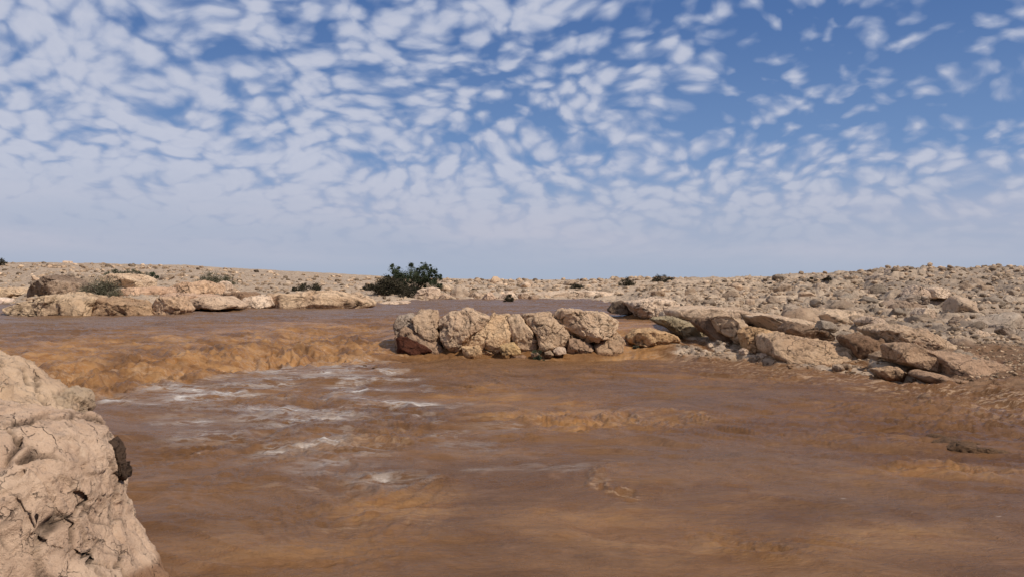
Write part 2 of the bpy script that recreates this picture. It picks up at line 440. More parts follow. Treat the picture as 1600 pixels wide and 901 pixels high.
# lumpy ochre bank at left
bank = (apron * (1 - rightside)).ravel()
Dapp = (Dw - foot).ravel()
bk = np.clip(bank + sst(-.3, .2, Dapp) * (1 - sst(2.5, 6, (Dw - t0).ravel())) * .5 * (1 - rightside.ravel()), 0, 1)
sel2 = np.where(bk > .02)[0]
q = xy[sel2]; f1, f2, idv = voro(q * 2.4 + np.stack([fbm(q * 3, 3, 5), fbm(q * 3 + 9, 3, 6)], 1) * .5, 88)
Zr[sel2] += bk[sel2] * (fbm(q * np.array([1.1, .9]), 6, 89, .58) * .13 + (ridged(q * np.array([2.2, 1.9]) + wv[sel2] * 2, 5, 90) - .5) * .12 - .03) * np.clip(1 - .75 * sst(560, 620, Ug.ravel()[sel2]) , .2, 1)
Z = Z + Zr.reshape(Z.shape)
for hu, hv, hr, hd in ((1432, 589, .40, .42), (1365, 562, .28, .15), (1180, 556, .22, .12)):      # hollows eroded under the ledge
    hy = EYE * F / (hv - HZ) * .97; hx = (hu - 800) / F * hy
    Z -= hd * np.exp(-((X - hx) / hr) ** 2 - ((Y - hy) / (hr * 1.3)) ** 2)
Z[:, 0] = Z[0, 0]

# colour marks that lie on the ground itself, laid out in world metres
def G(u, v, z=0.):                                           # ground point seen at photo (u, v) on the level z
    D = (EYE - z) * F / (v - HZ); return ((u - 800) / F * D, D)
XW = xy + np.stack([fbm(xy * 1.1, 4, 301), fbm(xy * 1.1 + 40, 4, 302)], 1) * np.clip(xy[:, 1:] * .045, .12, .8) * np.array([1.6, 1.0])
def blob(u, v, ru, rv, z=0., ang=0, soft=1.0):
    cx, cy = G(u, v, z); x2, _ = G(u + ru, v, z); y2 = G(u, v + rv, z)[1]
    a, b_ = abs(x2 - cx), abs(cy - y2)
    dx, dy = XW[:, 0] - cx, XW[:, 1] - cy
    c, s = math.cos(ang), math.sin(ang)
    r = np.sqrt(((dx * c + dy * s) / a) ** 2 + ((-dx * s + dy * c) / b_) ** 2)
    return 1 - sst(1 - .75 * soft, 1 + .45 * soft, r)
wob = fbm(xy * np.array([.9, 1.6]), 4, 31) * .5
film = np.zeros(len(xy))
for u, v, ru, rv, ang, k in ((320, 612, 120, 20, 0, 1), (420, 645, 170, 22, 0, .8), (330, 672, 100, 20, 0, .7), (470, 578, 80, 12, 0, .9), (410, 596, 70, 14, 0, .8),
                             (530, 578, 50, 12, 0, 1), (560, 596, 60, 20, 0, 1), (600, 618, 60, 18, 0, 1), (650, 642, 45, 16, 0, .8), (715, 672, 45, 16, 0, .6), (500, 690, 60, 36, 0, .7),
                             (600, 745, 70, 18, 0, .55), (470, 735, 70, 16, 0, .35), (240, 655, 60, 8, 0, .45), (830, 730, 80, 10, 0, .45), (540, 720, 60, 30, 0, .6), (760, 690, 60, 20, 0, .35)):
    film = np.maximum(film, blob(u, v, ru, rv, 0, ang) * k)
inlow = (1 - sst(-.2, .3, (Dw - foot).ravel()))
film = np.maximum(film, np.exp(-((Dw.ravel() - foot.repeat(ND, 1).ravel() + .1) / .35) ** 2) * (1 - sst(560, 640, Ug.ravel())) * sst(150, 220, Ug.ravel()) * .9)
film *= np.maximum(inlow, .0) * np.clip(.75 + wob * 1.6, 0, 1)
ochre = np.zeros(len(xy))
for u, v, ru, rv, k in ((620, 785, 110, 26, .85), (860, 655, 80, 22, .8), (760, 620, 90, 16, .6), (1480, 735, 160, 18, .7), (900, 640, 150, 20, .5), (1150, 860, 250, 50, .55),
                        (950, 830, 160, 40, .35), (500, 850, 260, 50, .25), (1400, 840, 200, 40, .4), (1050, 760, 140, 30, .35)):
    ochre = np.maximum(ochre, blob(u, v, ru, rv) * k)
ochre *= inlow
tr = sst(-.4, .2, (Dw - foot).ravel()) * (1 - rightside.ravel())
upo = np.clip(.7 + wob * 2.2, .05, 1) * tr * (1 - sst(.2, 9, (Dw - t0).ravel())) * (1 - .55 * sst(560, 640, Ug.ravel()) * (1 - sst(930, 980, Ug.ravel())))
ochre = np.maximum(ochre, np.clip(upo * 1.15, 0, 1))
ochre = np.maximum(ochre, blob(490, 505, 60, 6, .5) * .8)
ochre = np.maximum(ochre, blob(1010, 520, 50, 14, .3) * .8)
ochre = np.clip(ochre * (1 + wob * .8), 0, 1)
lilac = np.clip(tr * sst(4, 12, (Dw - t0).ravel()) * .9 + blob(1150, 720, 260, 60) * .4 + blob(1100, 610, 200, 25) * .5 + blob(1400, 800, 200, 60) * .3 + wob * .3, 0, 1)
wavecrest = np.clip(blob(965, 750, 50, 42) * .45 + blob(860, 655, 90, 24) * .9 + blob(1000, 655, 80, 14) * .7 + blob(1450, 730, 130, 18) * .9 + blob(560, 690, 80, 30) * .6 + blob(620, 750, 80, 22) * .6 + blob(1200, 850, 160, 26) * .6 + blob(760, 600, 90, 14) * .5, 0, 1)
Z += (wavecrest * (br - .35) * .10 * mudw).reshape(Z.shape)
crust = np.clip(blob(965, 755, 40, 40) * .8 + blob(560, 690, 60, 30) * .5 + blob(1000, 650, 90, 16) * .5 + blob(840, 655, 60, 16) * .6
                + blob(470, 760, 130, 10) * .5 + blob(1160, 845, 60, 12) * .6 + blob(600, 815, 130, 8) * .5
                + bk * .7 * sst(-.1, .5, wob + .2) + rightside.ravel() * sst(-2.6, -.2, (Dw - foot).ravel()) * .75 + sst(-.8, 0, (Dw - foot).ravel()) * inlow * .5, 0, 1)
pale = np.clip(sst(.02, .12, Zr) * sst(0, .4, fbm(xy * .7, 3, 93)) + sst(-.05, .4, fbm(xy * .33, 3, 94)) * .5, 0, 1)
pale *= (1 - .6 * sst(40, 90, Dg.ravel())) * (1 - .9 * sst(1000, 1060, Ug.ravel()) * (1 - sst(17, 21, Dg.ravel())))
pale = np.clip(pale + .5 * sst(640, 760, Ug.ravel()) * (1 - sst(980, 1100, Ug.ravel())) * sst(50, 60, Dg.ravel()), 0, 1)
ashen = np.clip(sst(.0, .5, fbm(xy * .28 + 7, 3, 95)) * 1.1 * sst(1150, 1350, Ug.ravel()) + .35 * sst(0, .4, fbm(xy * .5 + 3, 3, 96))
                + .45 * sst(1330, 1500, Ug.ravel()) + .3 * (1 - sst(500, 640, Ug.ravel())) * sst(30, 40, Dg.ravel()) + .25 * sst(30, 50, Dg.ravel()) * sst(1100, 1300, Ug.ravel()), 0, 1)
wetm = np.clip(np.where(Dg.ravel() < 30, 1 - sst(.15, .75, (Dw - foot).ravel() + wob * .5), 0) + (shelf * (1 - sst(15.5, 18, Dw))).ravel() * 1.0, 0, 1)
crk = np.zeros(len(xy)); crk[sel] = crack * sst(.3, .8, rk[sel])

V = np.stack([X.ravel(), Y.ravel(), Z.ravel()], 1)
ii, jj = np.meshgrid(np.arange(NT_), np.arange(ND - 1), indexing='ij')
i2 = (ii + 1) % NT_
FQ = np.stack([ii * ND + jj, ii * ND + jj + 1, i2 * ND + jj + 1, i2 * ND + jj], -1).reshape(-1, 4)[:, ::-1]
fr_ = rk[FQ].mean(1); fd = (Dw - t0).ravel()[FQ].mean(1)
cls = np.where(fr_ > .5, 2, np.where((fd > -.6), 1, 0))
for k, nm in ((0, 'water'), (1, 'upper_water'), (2, 'rocky_terrain')):
    fs = FQ[cls == k]; us, inv = np.unique(fs, return_inverse=True)
    at = dict(rock=rk[us], crack=crk[us], pale=pale[us], ashen=ashen[us], ochre=ochre[us], film=film[us], lilac=lilac[us], crust=crust[us], wet=wetm[us])
    o = mesh_obj(nm, V[us], inv.reshape(fs.shape), M_GROUND, attrs=at); tag(o, kind='structure')

THs = np.degrees(np.arctan(np.arange(0)))
def ground_z(x, y):
    x = np.atleast_1d(np.asarray(x, float)); y = np.atleast_1d(np.asarray(y, float))
    th = np.degrees(np.arctan2(x, y)); ti = np.clip((th - TH_IN[0]) / (TH_IN[1] - TH_IN[0]), 0, len(TH_IN) - 1.001)
    di = np.interp(np.log(np.maximum(y, .1)), LD, np.arange(ND)); di = np.clip(di, 0, ND - 1.001)
    a, b_ = ti.astype(int), di.astype(int); fa, fb = ti - a, di - b_
    return (Z[a, b_] * (1 - fa) * (1 - fb) + Z[a + 1, b_] * fa * (1 - fb) + Z[a, b_ + 1] * (1 - fa) * fb + Z[a + 1, b_ + 1] * fa * fb)
def field(A, x, y):
    th = np.degrees(np.arctan2(x, y)); ti = np.clip(((th - TH_IN[0]) / (TH_IN[1] - TH_IN[0])).astype(int), 0, len(TH_IN) - 1)
    di = np.clip(np.interp(np.log(np.maximum(y, .1)), LD, np.arange(ND)).astype(int), 0, ND - 1)
    return A[ti, di]

# ------------------------------------------------------------------ rocks
_ico = {}
def ico(n):
    if n not in _ico:
        import bmesh
        bm = bmesh.new(); bmesh.ops.create_icosphere(bm, subdivisions=n, radius=1)
        _ico[n] = (np.array([v.co[:] for v in bm.verts]), np.array([[v.index for v in f.verts] for f in bm.faces])); bm.free()
    return _ico[n]

def vnormals(v, f):
    n = np.cross(v[f[:, 1]] - v[f[:, 0]], v[f[:, 2]] - v[f[:, 0]]); out = np.zeros_like(v)
    for k in range(3): np.add.at(out, f[:, k], n)
    return out / np.maximum(np.linalg.norm(out, axis=1, keepdims=True), 1e-9)

def outline_rock(poly, D, T, seed, sub=5, lean=.25, boxy=7., amp=1.0, base_drop=0., crack_sc=1.0, facets=9, fs=None, grow=1.07, holes=()):
    """a boulder whose elevation is the outline poly (photo pixels) standing at distance D, half thickness T metres"""
    P = np.array([((u - 800) / F * D, EYE - (v - HZ) / F * D) for u, v in poly], float)
    zmin = P[:, 1].min()
    if base_drop: P[P[:, 1] < zmin + .12, 1] -= base_drop
    c = (P.max(0) + P.min(0)) / 2 * .4 + P.mean(0) * .6
    P = c + (P - c) * grow
    Q = P - c
    ang = np.linspace(-np.pi, np.pi, 361); R = np.zeros(361)
    for k, a in enumerate(ang):
        d = np.array([math.cos(a), math.sin(a)]); best = 0
        for i in range(len(Q)):
            p, q = Q[i], Q[(i + 1) % len(Q)]; e = q - p
            den = d[0] * e[1] - d[1] * e[0]
            if abs(den) < 1e-9: continue
            r = (p[0] * e[1] - p[1] * e[0]) / den; s = (p[0] * d[1] - p[1] * d[0]) / den
            if r > 0 and -1e-6 <= s <= 1 + 1e-6: best = max(best, r)
        R[k] = best
    kk = np.array([.25, .5, 1, .5, .25]); kk /= kk.sum()
    for _ in range(1):
        Rp = np.concatenate([R[-3:-1], R, R[1:3]]); R = sum(kk[i] * Rp[i:i + 361] for i in range(5))
    s, f = ico(sub)
    r2 = np.hypot(s[:, 0], s[:, 2]); ph = np.arctan2(s[:, 2], s[:, 0])
    n = (r2 ** boxy + np.abs(s[:, 1]) ** boxy) ** (1 / boxy); r2n = r2 / n; sy = s[:, 1] / n
    rr = np.interp(ph, ang, R)
    x = rr * r2n * np.cos(ph); z = rr * r2n * np.sin(ph); y = T * sy
    y = y + lean * z
    v = np.stack([x, y, z], 1)
    size = float(np.sqrt((P[:, 0].max() - P[:, 0].min()) * (P[:, 1].max() - P[:, 1].min())))
    rng = np.random.default_rng(seed)
    for _ in range(facets):                                  # broken faces, mostly toward the front
        nn = rng.normal(size=3); nn[1] = -abs(nn[1]) * 1.5 - .6; nn /= np.linalg.norm(nn)
        dmax = (v @ nn).max(); d = dmax * rng.uniform(.70, .95)
        ex = np.maximum(0, v @ nn - d); v = v - nn * (ex * .92)[:, None]
    nrm = vnormals(v, f)
    q = v + seed * 13.7
    size = fs or (min(size, .8) if D < 25 else size)
    a = size * amp
    w = np.stack([fbm(q / size * 2.5 + k * 7, 3, seed + k) for k in range(3)], 1) * .22
    h1, e, idv = plates(q / size * 2.3 * crack_sc + w, seed + 60, .75)
    h2, e2, _ = plates(q / size * 6.0 * crack_sc + w * 2, seed + 61, .75)
    disp = fbm(q / size * 1.7, 4, seed) * .030 * a + fbm(q / size * 11, 5, seed + 3, .6) * .012 * a
    disp += h1 * .075 * a / crack_sc + h2 * .030 * a / crack_sc
    msk = sst(-.2, .2, fbm(q / size * 1.6, 2, seed + 8))
    cr = (1 - sst(.005, .06, e)) * msk
    crb = (1 - sst(.01, .10, e2)) * sst(.0, .4, fbm(q / size * 2.6 + 5, 2, seed + 18))
    h3, e3, _ = plates(q / size * 14. * crack_sc + w * 3, seed + 62, .8)
    disp += h3 * .010 * a + (ridged(q / size * 4.5, 4, seed + 31) - .5) * .020 * a
    disp -= cr * .045 * a + crb * .012 * a
    v = v + nrm * disp[:, None]
    ctr = np.array([c[0], D, c[1]])
    pu, pv = 800 + F * (v[:, 0] + c[0]) / (v[:, 1] + D), HZ + F * (EYE - v[:, 2] - c[1]) / (v[:, 1] + D)
    jit = fbm(q * 6, 3, seed + 44) * .7
    for hu, hv, ra, rb, an, dp in holes:
        ca, sa = math.cos(an), math.sin(an); du, dv_ = pu - hu, pv - hv
        r_ = np.hypot((du * ca + dv_ * sa) / ra, (-du * sa + dv_ * ca) / rb) + jit
        m_ = (1 - sst(.45, 1.1, r_)) * (v[:, 1] < .3 * T)
        v[:, 1] += m_ * dp; cr = np.maximum(cr, m_ * .35)
    return v, f, ctr, np.clip(cr * .9 + crb * .6, 0, 1)

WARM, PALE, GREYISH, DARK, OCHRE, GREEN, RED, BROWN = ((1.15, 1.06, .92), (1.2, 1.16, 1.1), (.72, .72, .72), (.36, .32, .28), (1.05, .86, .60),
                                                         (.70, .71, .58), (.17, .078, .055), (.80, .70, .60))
_rs = [100]
def rock_thing(name, label, cat, poly, D, T, tint=(1, 1, 1), group=None, sub=5, mat=None, **kw):
    _rs[0] += 1
    v, f, c, cr = outline_rock(poly, D, T, _rs[0], sub, **kw)
    base = np.array([c[0], c[1], c[2] + v[:, 2].min()])
    v = v + (c - base)
    o = mesh_obj(name, v, f, mat or M_ROCK, attrs=dict(crack=cr)); o.location = base
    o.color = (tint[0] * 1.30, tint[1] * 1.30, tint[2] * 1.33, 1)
    tag(o, label, cat, group)
    return o

Z3 = lambda pts: [(580 + x / 4, 440 + y / 4) for x, y in pts]
Z4 = lambda pts: [(900 + x / 4, 400 + y / 4) for x, y in pts]
Z5 = lambda pts: [(1200 + x / 3.2175, 400 + y / 3.2175) for x, y in pts]
Z1 = lambda pts: [(x / 3.755, 380 + y / 3.755) for x, y in pts]
Z2 = lambda pts: [(300 + x / 3.755, 380 + y / 3.755) for x, y in pts]
ZB = lambda pts: [(560 + x / 8, 400 + y / 8) for x, y in pts]
BR = 'boulders of the broken row in the middle'
RL = 'rocks along the broken ledge on the right'
LO = 'slabs of the low outcrop beyond the upper pool'
ROCKS = [
 # the middle row
 ('boulder', 'small grey knob of rock topping the left end of the middle boulder row', 'boulder', Z3([(148, 275), (175, 220), (240, 203), (292, 235), (285, 300), (230, 335), (160, 320)]), 18.9, .38, GREYISH, BR, 5, dict(facets=6)),
 ('boulder', 'low sloping brown rock at the left foot of the middle boulder row', 'boulder', Z3([(160, 330), (230, 285), (330, 330), (440, 400), (560, 465), (500, 500), (380, 500), (220, 490), (165, 430)]), 18.65, .50, BROWN, BR, 6, dict(lean=.6)),
 ('boulder', 'rust red rock face, darkened as shaded, at the left foot of the middle boulder row', 'boulder', Z3([(165, 350), (230, 345), (300, 385), (385, 440), (360, 475), (205, 478), (172, 430)]), 18.28, .24, RED, BR, 5, dict(lean=.3)),  # rust red stone, with the shade on it darkened into the tint
 ('boulder', 'narrow leaning boulder with dark lower face near the left end of the middle row', 'boulder', Z3([(268, 240), (300, 188), (400, 188), (425, 265), (415, 300), (470, 372), (455, 400), (350, 350), (285, 300)]), 18.7, .42, (.95, .86, .74), BR, 5, dict()),
 ('boulder', 'large tan wedge boulder pointing down left of the central cream boulder', 'boulder', Z3([(442, 245), (500, 200), (600, 182), (738, 225), (725, 255), (575, 395), (535, 450), (470, 385), (430, 310)]), 18.6, .55, WARM, BR, 6, dict()),
 ('boulder', 'big smooth cream boulder at the centre of the middle row, yellowish at its foot', 'boulder', Z3([(590, 385), (740, 248), (765, 214), (855, 216), (895, 380), (890, 440), (830, 495), (700, 495), (600, 470)]), 18.6, .62, (1.16, 1.02, .80), BR, 6, dict()),
 ('boulder', 'slanting cream slab right of the central boulder of the middle row', 'boulder', Z3([(855, 225), (930, 213), (985, 290), (1038, 375), (1030, 420), (960, 440), (890, 400)]), 18.65, .5, (1.1, 1.0, .85), BR, 5, dict()),
 ('boulder', 'pale yellow block at the foot of the central cream boulder', 'boulder', Z3([(808, 400), (890, 383), (938, 440), (880, 480), (825, 480)]), 18.05, .24, (1.2, 1.06, .70), BR, 5, dict()),
 ('boulder', 'pale chunk below the slanting crack of the middle row', 'boulder', Z3([(572, 405), (675, 400), (685, 430), (690, 480), (590, 485)]), 18.05, .22, (1.16, 1.0, .74), BR, 5, dict()),
 ('boulder', 'slanting tan boulder with a dark left cleft, second from right in the middle row', 'boulder', Z3([(950, 212), (1110, 198), (1185, 270), (1248, 345), (1240, 410), (1100, 445), (1045, 405), (1035, 330), (985, 270)]), 18.65, .52, (1.06, .97, .83), BR, 6, dict()),
 ('boulder', 'rounded tan boulder undercut below, right end of the middle row', 'boulder', Z3([(1148, 235), (1185, 183), (1300, 183), (1450, 205), (1532, 245), (1510, 310), (1455, 345), (1345, 372), (1250, 320)]), 18.75, .6, WARM, BR, 6, dict()),
 ('rock', 'squat grey rock between the feet of the two right boulders of the middle row', 'rock', Z3([(1235, 350), (1330, 370), (1380, 420), (1330, 480), (1250, 490), (1225, 430)]), 18.5, .4, BROWN, BR, 5, dict()),
 ('rock', 'low rock under the overhang at the right end of the middle row', 'rock', Z3([(1400, 400), (1480, 350), (1540, 320), (1575, 390), (1560, 470), (1420, 480)]), 18.6, .4, (.86, .74, .60), BR, 5, dict()),
 ('rock', 'flat pale chip at the waterline below the middle row green plant', 'rock', Z3([(875, 465), (950, 460), (975, 472), (940, 486), (880, 484)]), 17.85, .14, PALE, BR, 4, dict()),
 ('rock', 'small pale stone just left of the green plant foot', 'rock', Z3([(1000, 450), (1030, 438), (1055, 455), (1040, 475), (1005, 472)]), 17.95, .12, PALE, BR, 4, dict()),
 ('rock', 'rounded pale stone under the second boulder from the right', 'rock', Z3([(1135, 425), (1170, 405), (1210, 415), (1215, 445), (1150, 455)]), 18.1, .15, PALE, BR, 4, dict()),
 ('rock', 'small stone left of the squat grey rock in the middle row', 'rock', Z3([(1085, 440), (1120, 430), (1140, 455), (1120, 472), (1085, 470)]), 18.0, .13, (.9, .85, .75), BR, 4, dict()),
 # the right-hand ledge
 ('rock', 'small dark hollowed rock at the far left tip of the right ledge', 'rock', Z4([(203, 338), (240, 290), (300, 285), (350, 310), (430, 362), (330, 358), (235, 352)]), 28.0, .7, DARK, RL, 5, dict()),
 ('flat_rock', 'pale rounded slab capping the far tip of the right ledge', 'rock', Z4([(320, 290), (480, 268), (600, 280), (640, 330), (610, 400), (480, 400), (400, 375)]), 26.5, 1.2, PALE, RL, 6, dict(lean=.5)),
 ('flat_rock', 'long grey green slab slanting down to the right with shadow beneath', 'rock', Z4([(470, 400), (600, 385), (720, 425), (855, 515), (862, 578), (790, 562), (690, 520), (570, 440)]), 20.0, .55, GREEN, RL, 6, dict()),
 ('rock', 'tall brown block filling the notch of the right ledge, tinted dark for shade', 'rock', Z4([(735, 405), (850, 395), (930, 440), (1000, 520), (1040, 578), (870, 582), (850, 510)]), 18.9, .45, (.50, .42, .35), RL, 5, dict()),  # shade of the notch is put into this dark tint
 ('boulder', 'rounded cream boulder overlooking the notch of the right ledge', 'boulder', Z4([(850, 385), (930, 370), (1040, 420), (1060, 480), (1040, 575), (1000, 560), (960, 500), (890, 470)]), 18.5, .5, (1.0, .92, .78), RL, 5, dict()),
 ('boulder', 'smooth ochre boulder in the middle of the right ledge', 'boulder', Z4([(1040, 480), (1100, 450), (1180, 462), (1240, 500), (1240, 550), (1190, 575), (1140, 615), (1060, 585)]), 17.6, .5, OCHRE, RL, 6, dict(facets=5)),
 ('rock', 'small dark rock tucked under the ochre boulder', 'rock', Z4([(1190, 560), (1240, 545), (1260, 590), (1225, 640), (1190, 620)]), 17.2, .2, BROWN, RL, 4, dict()),
 ('rock', 'pale pointed stone below the smooth ochre boulder', 'rock', Z4([(1140, 640), (1175, 605), (1225, 640), (1200, 668), (1155, 668)]), 16.7, .2, PALE, RL, 4, dict()),
 ('rock', 'little round stone at the left foot of the ochre boulder', 'rock', Z4([(1025, 590), (1055, 575), (1080, 595), (1065, 620), (1030, 612)]), 17.1, .15, PALE, RL, 4, dict()),
 ('rock', 'ochre mound of rock on the slope between middle row and right ledge', 'rock', Z4([(330, 515), (380, 470), (470, 460), (600, 492), (640, 532), (560, 556), (420, 552), (340, 540)]), 18.9, .6, OCHRE, RL, 5, dict(lean=.8)),
 ('rock', 'brown overhang along the ledge right of the ochre boulder, tinted dark for shade', 'rock', Z5([(78, 370), (120, 340), (180, 345), (260, 385), (320, 400), (310, 440), (230, 425), (150, 400), (80, 395)]), 17.6, .5, (.46, .39, .33), RL, 5, dict()),  # dark tint stands in for the shade under the ledge
 ('rock', 'brown block over the cave like hollow of the right ledge, tinted dark for shade', 'rock', Z5([(380, 410), (470, 400), (560, 420), (600, 470), (540, 500), (480, 530), (430, 500)]), 16.0, .35, (.5, .4, .32), RL, 5, dict()),  # darkened tint carries the shade around the hollow
 ('rock', 'grey lens shaped rock inside the hollow of the right ledge', 'rock', Z5([(530, 500), (590, 478), (650, 520), (690, 555), (600, 560), (535, 535)]), 15.4, .3, (.8, .72, .62), RL, 5, dict()),
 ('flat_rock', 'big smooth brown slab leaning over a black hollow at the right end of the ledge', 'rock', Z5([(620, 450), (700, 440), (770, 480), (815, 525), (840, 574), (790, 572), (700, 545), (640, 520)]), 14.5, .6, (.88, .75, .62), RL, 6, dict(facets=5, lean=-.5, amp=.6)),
 ('rock', 'low flat rock in front of the black hollow', 'rock', Z5([(540, 570), (640, 560), (680, 590), (672, 625), (570, 612)]), 14.0, .3, (.92, .78, .62), RL, 5, dict()),
 ('flat_rock', 'layered brown slab stepping down right of the black hollow', 'rock', Z5([(765, 605), (830, 592), (950, 620), (1120, 665), (1130, 700), (1000, 690), (850, 650)]), 13.3, .5, (.80, .66, .54), RL, 5, dict(amp=.7, lean=.9)),
 ('rock', 'white rock with a dark side above the hollow of the right ledge', 'rock', Z5([(460, 330), (500, 305), (560, 310), (600, 350), (580, 380), (520, 375)]), 18.2, .4, PALE, RL, 5, dict()),
 ('boulder', 'pale pointed boulder with a sunlit top, upper left of a pair on the right slope', 'boulder', Z5([(690, 195), (740, 150), (775, 175), (800, 215), (740, 225)]), 27, .6, PALE, 'pointed boulders on the right slope', 5, dict()),
 ('boulder', 'pale flat topped boulder beside the pointed one on the right slope', 'boulder', Z5([(795, 165), (860, 160), (910, 195), (880, 205), (810, 210)]), 28, .6, PALE, 'pointed boulders on the right slope', 5, dict()),
 ('boulder', 'grey boulder below the two pale pointed ones on the right slope', 'boulder', Z5([(660, 225), (710, 195), (780, 210), (790, 250), (700, 250)]), 25.5, .5, GREYISH, 'pointed boulders on the right slope', 5, dict()),
 ('flat_rock', 'long grey slab casting a line of shadow across the right slope', 'rock', Z5([(560, 235), (640, 225), (750, 245), (765, 272), (680, 280), (575, 262)]), 24.5, .8, (.8, .76, .72), RL, 5, dict()),
 ('boulder', 'upright cream block under the end of the long grey slab', 'boulder', Z5([(745, 290), (775, 262), (820, 265), (830, 300), (800, 325), (750, 318)]), 21.5, .4, PALE, RL, 5, dict()),
 ('boulder', 'dark capped boulder on the skyline of the right slope', 'boulder', Z5([(515, 120), (545, 100), (600, 105), (630, 130), (590, 142), (530, 140)]), 43, 1.0, GREYISH, 'rocks on the right skyline', 5, dict()),
 ('boulder', 'pale block beside the dark capped boulder on the right skyline', 'boulder', Z5([(595, 95), (620, 65), (650, 80), (640, 110), (605, 112)]), 50, .8, PALE, 'rocks on the right skyline', 4, dict()),
 ('boulder', 'small standing block on the highest point of the right skyline', 'boulder', Z5([(508, 90), (512, 70), (528, 72), (530, 92)]), 54, .4, DARK, 'rocks on the right skyline', 4, dict()),
 ('boulder', 'rounded white boulder lying at the edge of the brown shelf on the right', 'boulder', Z5([(990, 392), (1030, 368), (1080, 378), (1105, 402), (1060, 422), (1000, 415)]), 18.4, .4, PALE, 'boulders edging the right shelf', 5, dict()),
 ('boulder', 'dark grey rock right of the rounded white boulder', 'boulder', Z5([(1110, 380), (1150, 345), (1215, 355), (1225, 390), (1170, 402)]), 18.9, .4, GREYISH, 'boulders edging the right shelf', 5, dict()),
 ('boulder', 'tan boulder left of and above the rounded white boulder', 'boulder', Z5([(945, 330), (975, 305), (1010, 320), (1015, 360), (960, 362)]), 20, .4, (1, .92, .82), 'boulders edging the right shelf', 5, dict()),
 ('flat_rock', 'flat grey brown rock awash in the water near the right edge', 'rock', [(1472, 698), (1490, 690), (1545, 697), (1580, 708), (1540, 722), (1500, 716)], 8.35, .45, (.62, .58, .50), None, 5, dict(lean=1.0, amp=.6)),
 ('flat_rock', 'broad pale slab roofing the notch of the right ledge', 'rock', Z4([(600, 340), (760, 318), (960, 330), (1120, 365), (1250, 425), (1210, 470), (1060, 425), (930, 385), (850, 392), (730, 402), (620, 385)]), 21.0, 1.1, (1.12, 1.05, .95), RL, 6, dict(lean=.9, amp=.6)),
 ('flat_rock', 'broad pale slab above the dark overhang right of the ochre boulder', 'rock', Z4([(1100, 380), (1250, 375), (1450, 410), (1620, 470), (1600, 520), (1440, 492), (1290, 475), (1200, 450)]), 19.4, 1.0, (1.12, 1.05, .94), RL, 6, dict(lean=.9, amp=.6)),
 ('flat_rock', 'sloping tan bank of rock below the dark overhang', 'rock', Z5([(10, 410), (90, 395), (240, 430), (390, 450), (470, 530), (400, 565), (250, 550), (60, 525), (0, 480)]), 16.5, .7, (1.04, .92, .76), RL, 6, dict(lean=1.2, amp=1.2, facets=3, crack_sc=2.2)),
 ('flat_rock', 'blocky pale slab crowning the big smooth brown slab', 'rock', Z5([(540, 375), (640, 350), (740, 365), (850, 430), (935, 490), (860, 525), (780, 480), (690, 450), (600, 455)]), 16.2, .8, (1.08, 1.0, .88), RL, 6, dict(lean=.9, crack_sc=2.6, amp=1.3)),
 ('flat_rock', 'brown layered slope of rock between the black hollow and the right shelf', 'rock', Z5([(800, 490), (930, 495), (1060, 515), (1180, 580), (1190, 640), (1020, 645), (850, 605)]), 14.4, .9, (.92, .78, .66), RL, 6, dict(lean=1.5, amp=1.1, facets=3, crack_sc=2.0)),
 ('flat_rock', 'pale hummocky slab on the slope between notch and pointed boulders', 'rock', Z5([(200, 310), (300, 270), (430, 280), (520, 330), (540, 375), (440, 400), (300, 385), (220, 350)]), 19.8, 1.0, (1.1, 1.03, .92), RL, 6, dict(lean=.9, crack_sc=1.6)),
 # left outcrop beyond the upper pool
 ('flat_rock', 'long pale slab with a rounded left end and green stained foot, of the left outcrop', 'rock', Z1([(60, 382), (180, 345), (300, 308), (400, 303), (560, 318), (560, 436), (430, 438), (200, 430), (120, 405)]), 29.3, 1.2, (1.08, 1.0, .84), LO, 6, dict(lean=.7)),
 ('flat_rock', 'darker undercut slab right of the long pale slab in the left outcrop', 'rock', Z1([(562, 345), (640, 322), (760, 338), (885, 372), (905, 425), (700, 432), (565, 430)]), 29.7, 1.1, (.80, .68, .54), LO, 6, dict(lean=.6)),
 ('boulder', 'rounded tan boulder closing the of the left outcrop', 'boulder', Z1([(888, 365), (960, 322), (1050, 318), (1100, 385), (1060, 425), (940, 428)]), 30, .9, (1.1, .96, .80), LO, 5, dict()),
 ('flat_rock', 'thin flat slab reaching right over the water from the left outcrop', 'rock', Z1([(1090, 345), (1200, 318), (1300, 312), (1430, 372), (1300, 382), (1110, 375)]), 33.5, 1.4, (1.06, .98, .88), LO, 5, dict(lean=.9, amp=.7)),
 ('boulder', 'dark brown humped boulder behind the long pale slab', 'boulder', Z1([(190, 300), (260, 235), (330, 193), (420, 218), (470, 270), (430, 305), (250, 320)]), 38, 1.4, (.50, .46, .43), LO, 6, dict()),
 ('boulder', 'grey weathered boulder right of the dark humped one', 'boulder', Z1([(275, 260), (330, 222), (420, 235), (440, 290), (330, 305)]), 36, .9, (.70, .64, .58), LO, 5, dict()),
 ('flat_rock', 'broad cream slab with a white left rim among the low shrubs of the left slope', 'rock', Z1([(636, 205), (690, 184), (790, 190), (860, 225), (870, 275), (760, 280), (660, 260)]), 46, 1.5, (1.12, 1.05, .92), LO, 6, dict(lean=.8)),
 ('flat_rock', 'pinkish tan slab in the middle of the left slope', 'rock', Z1([(700, 285), (800, 262), (960, 262), (990, 295), (900, 312), (760, 308)]), 38, 1.4, (1.1, .93, .80), LO, 5, dict(lean=.9)),
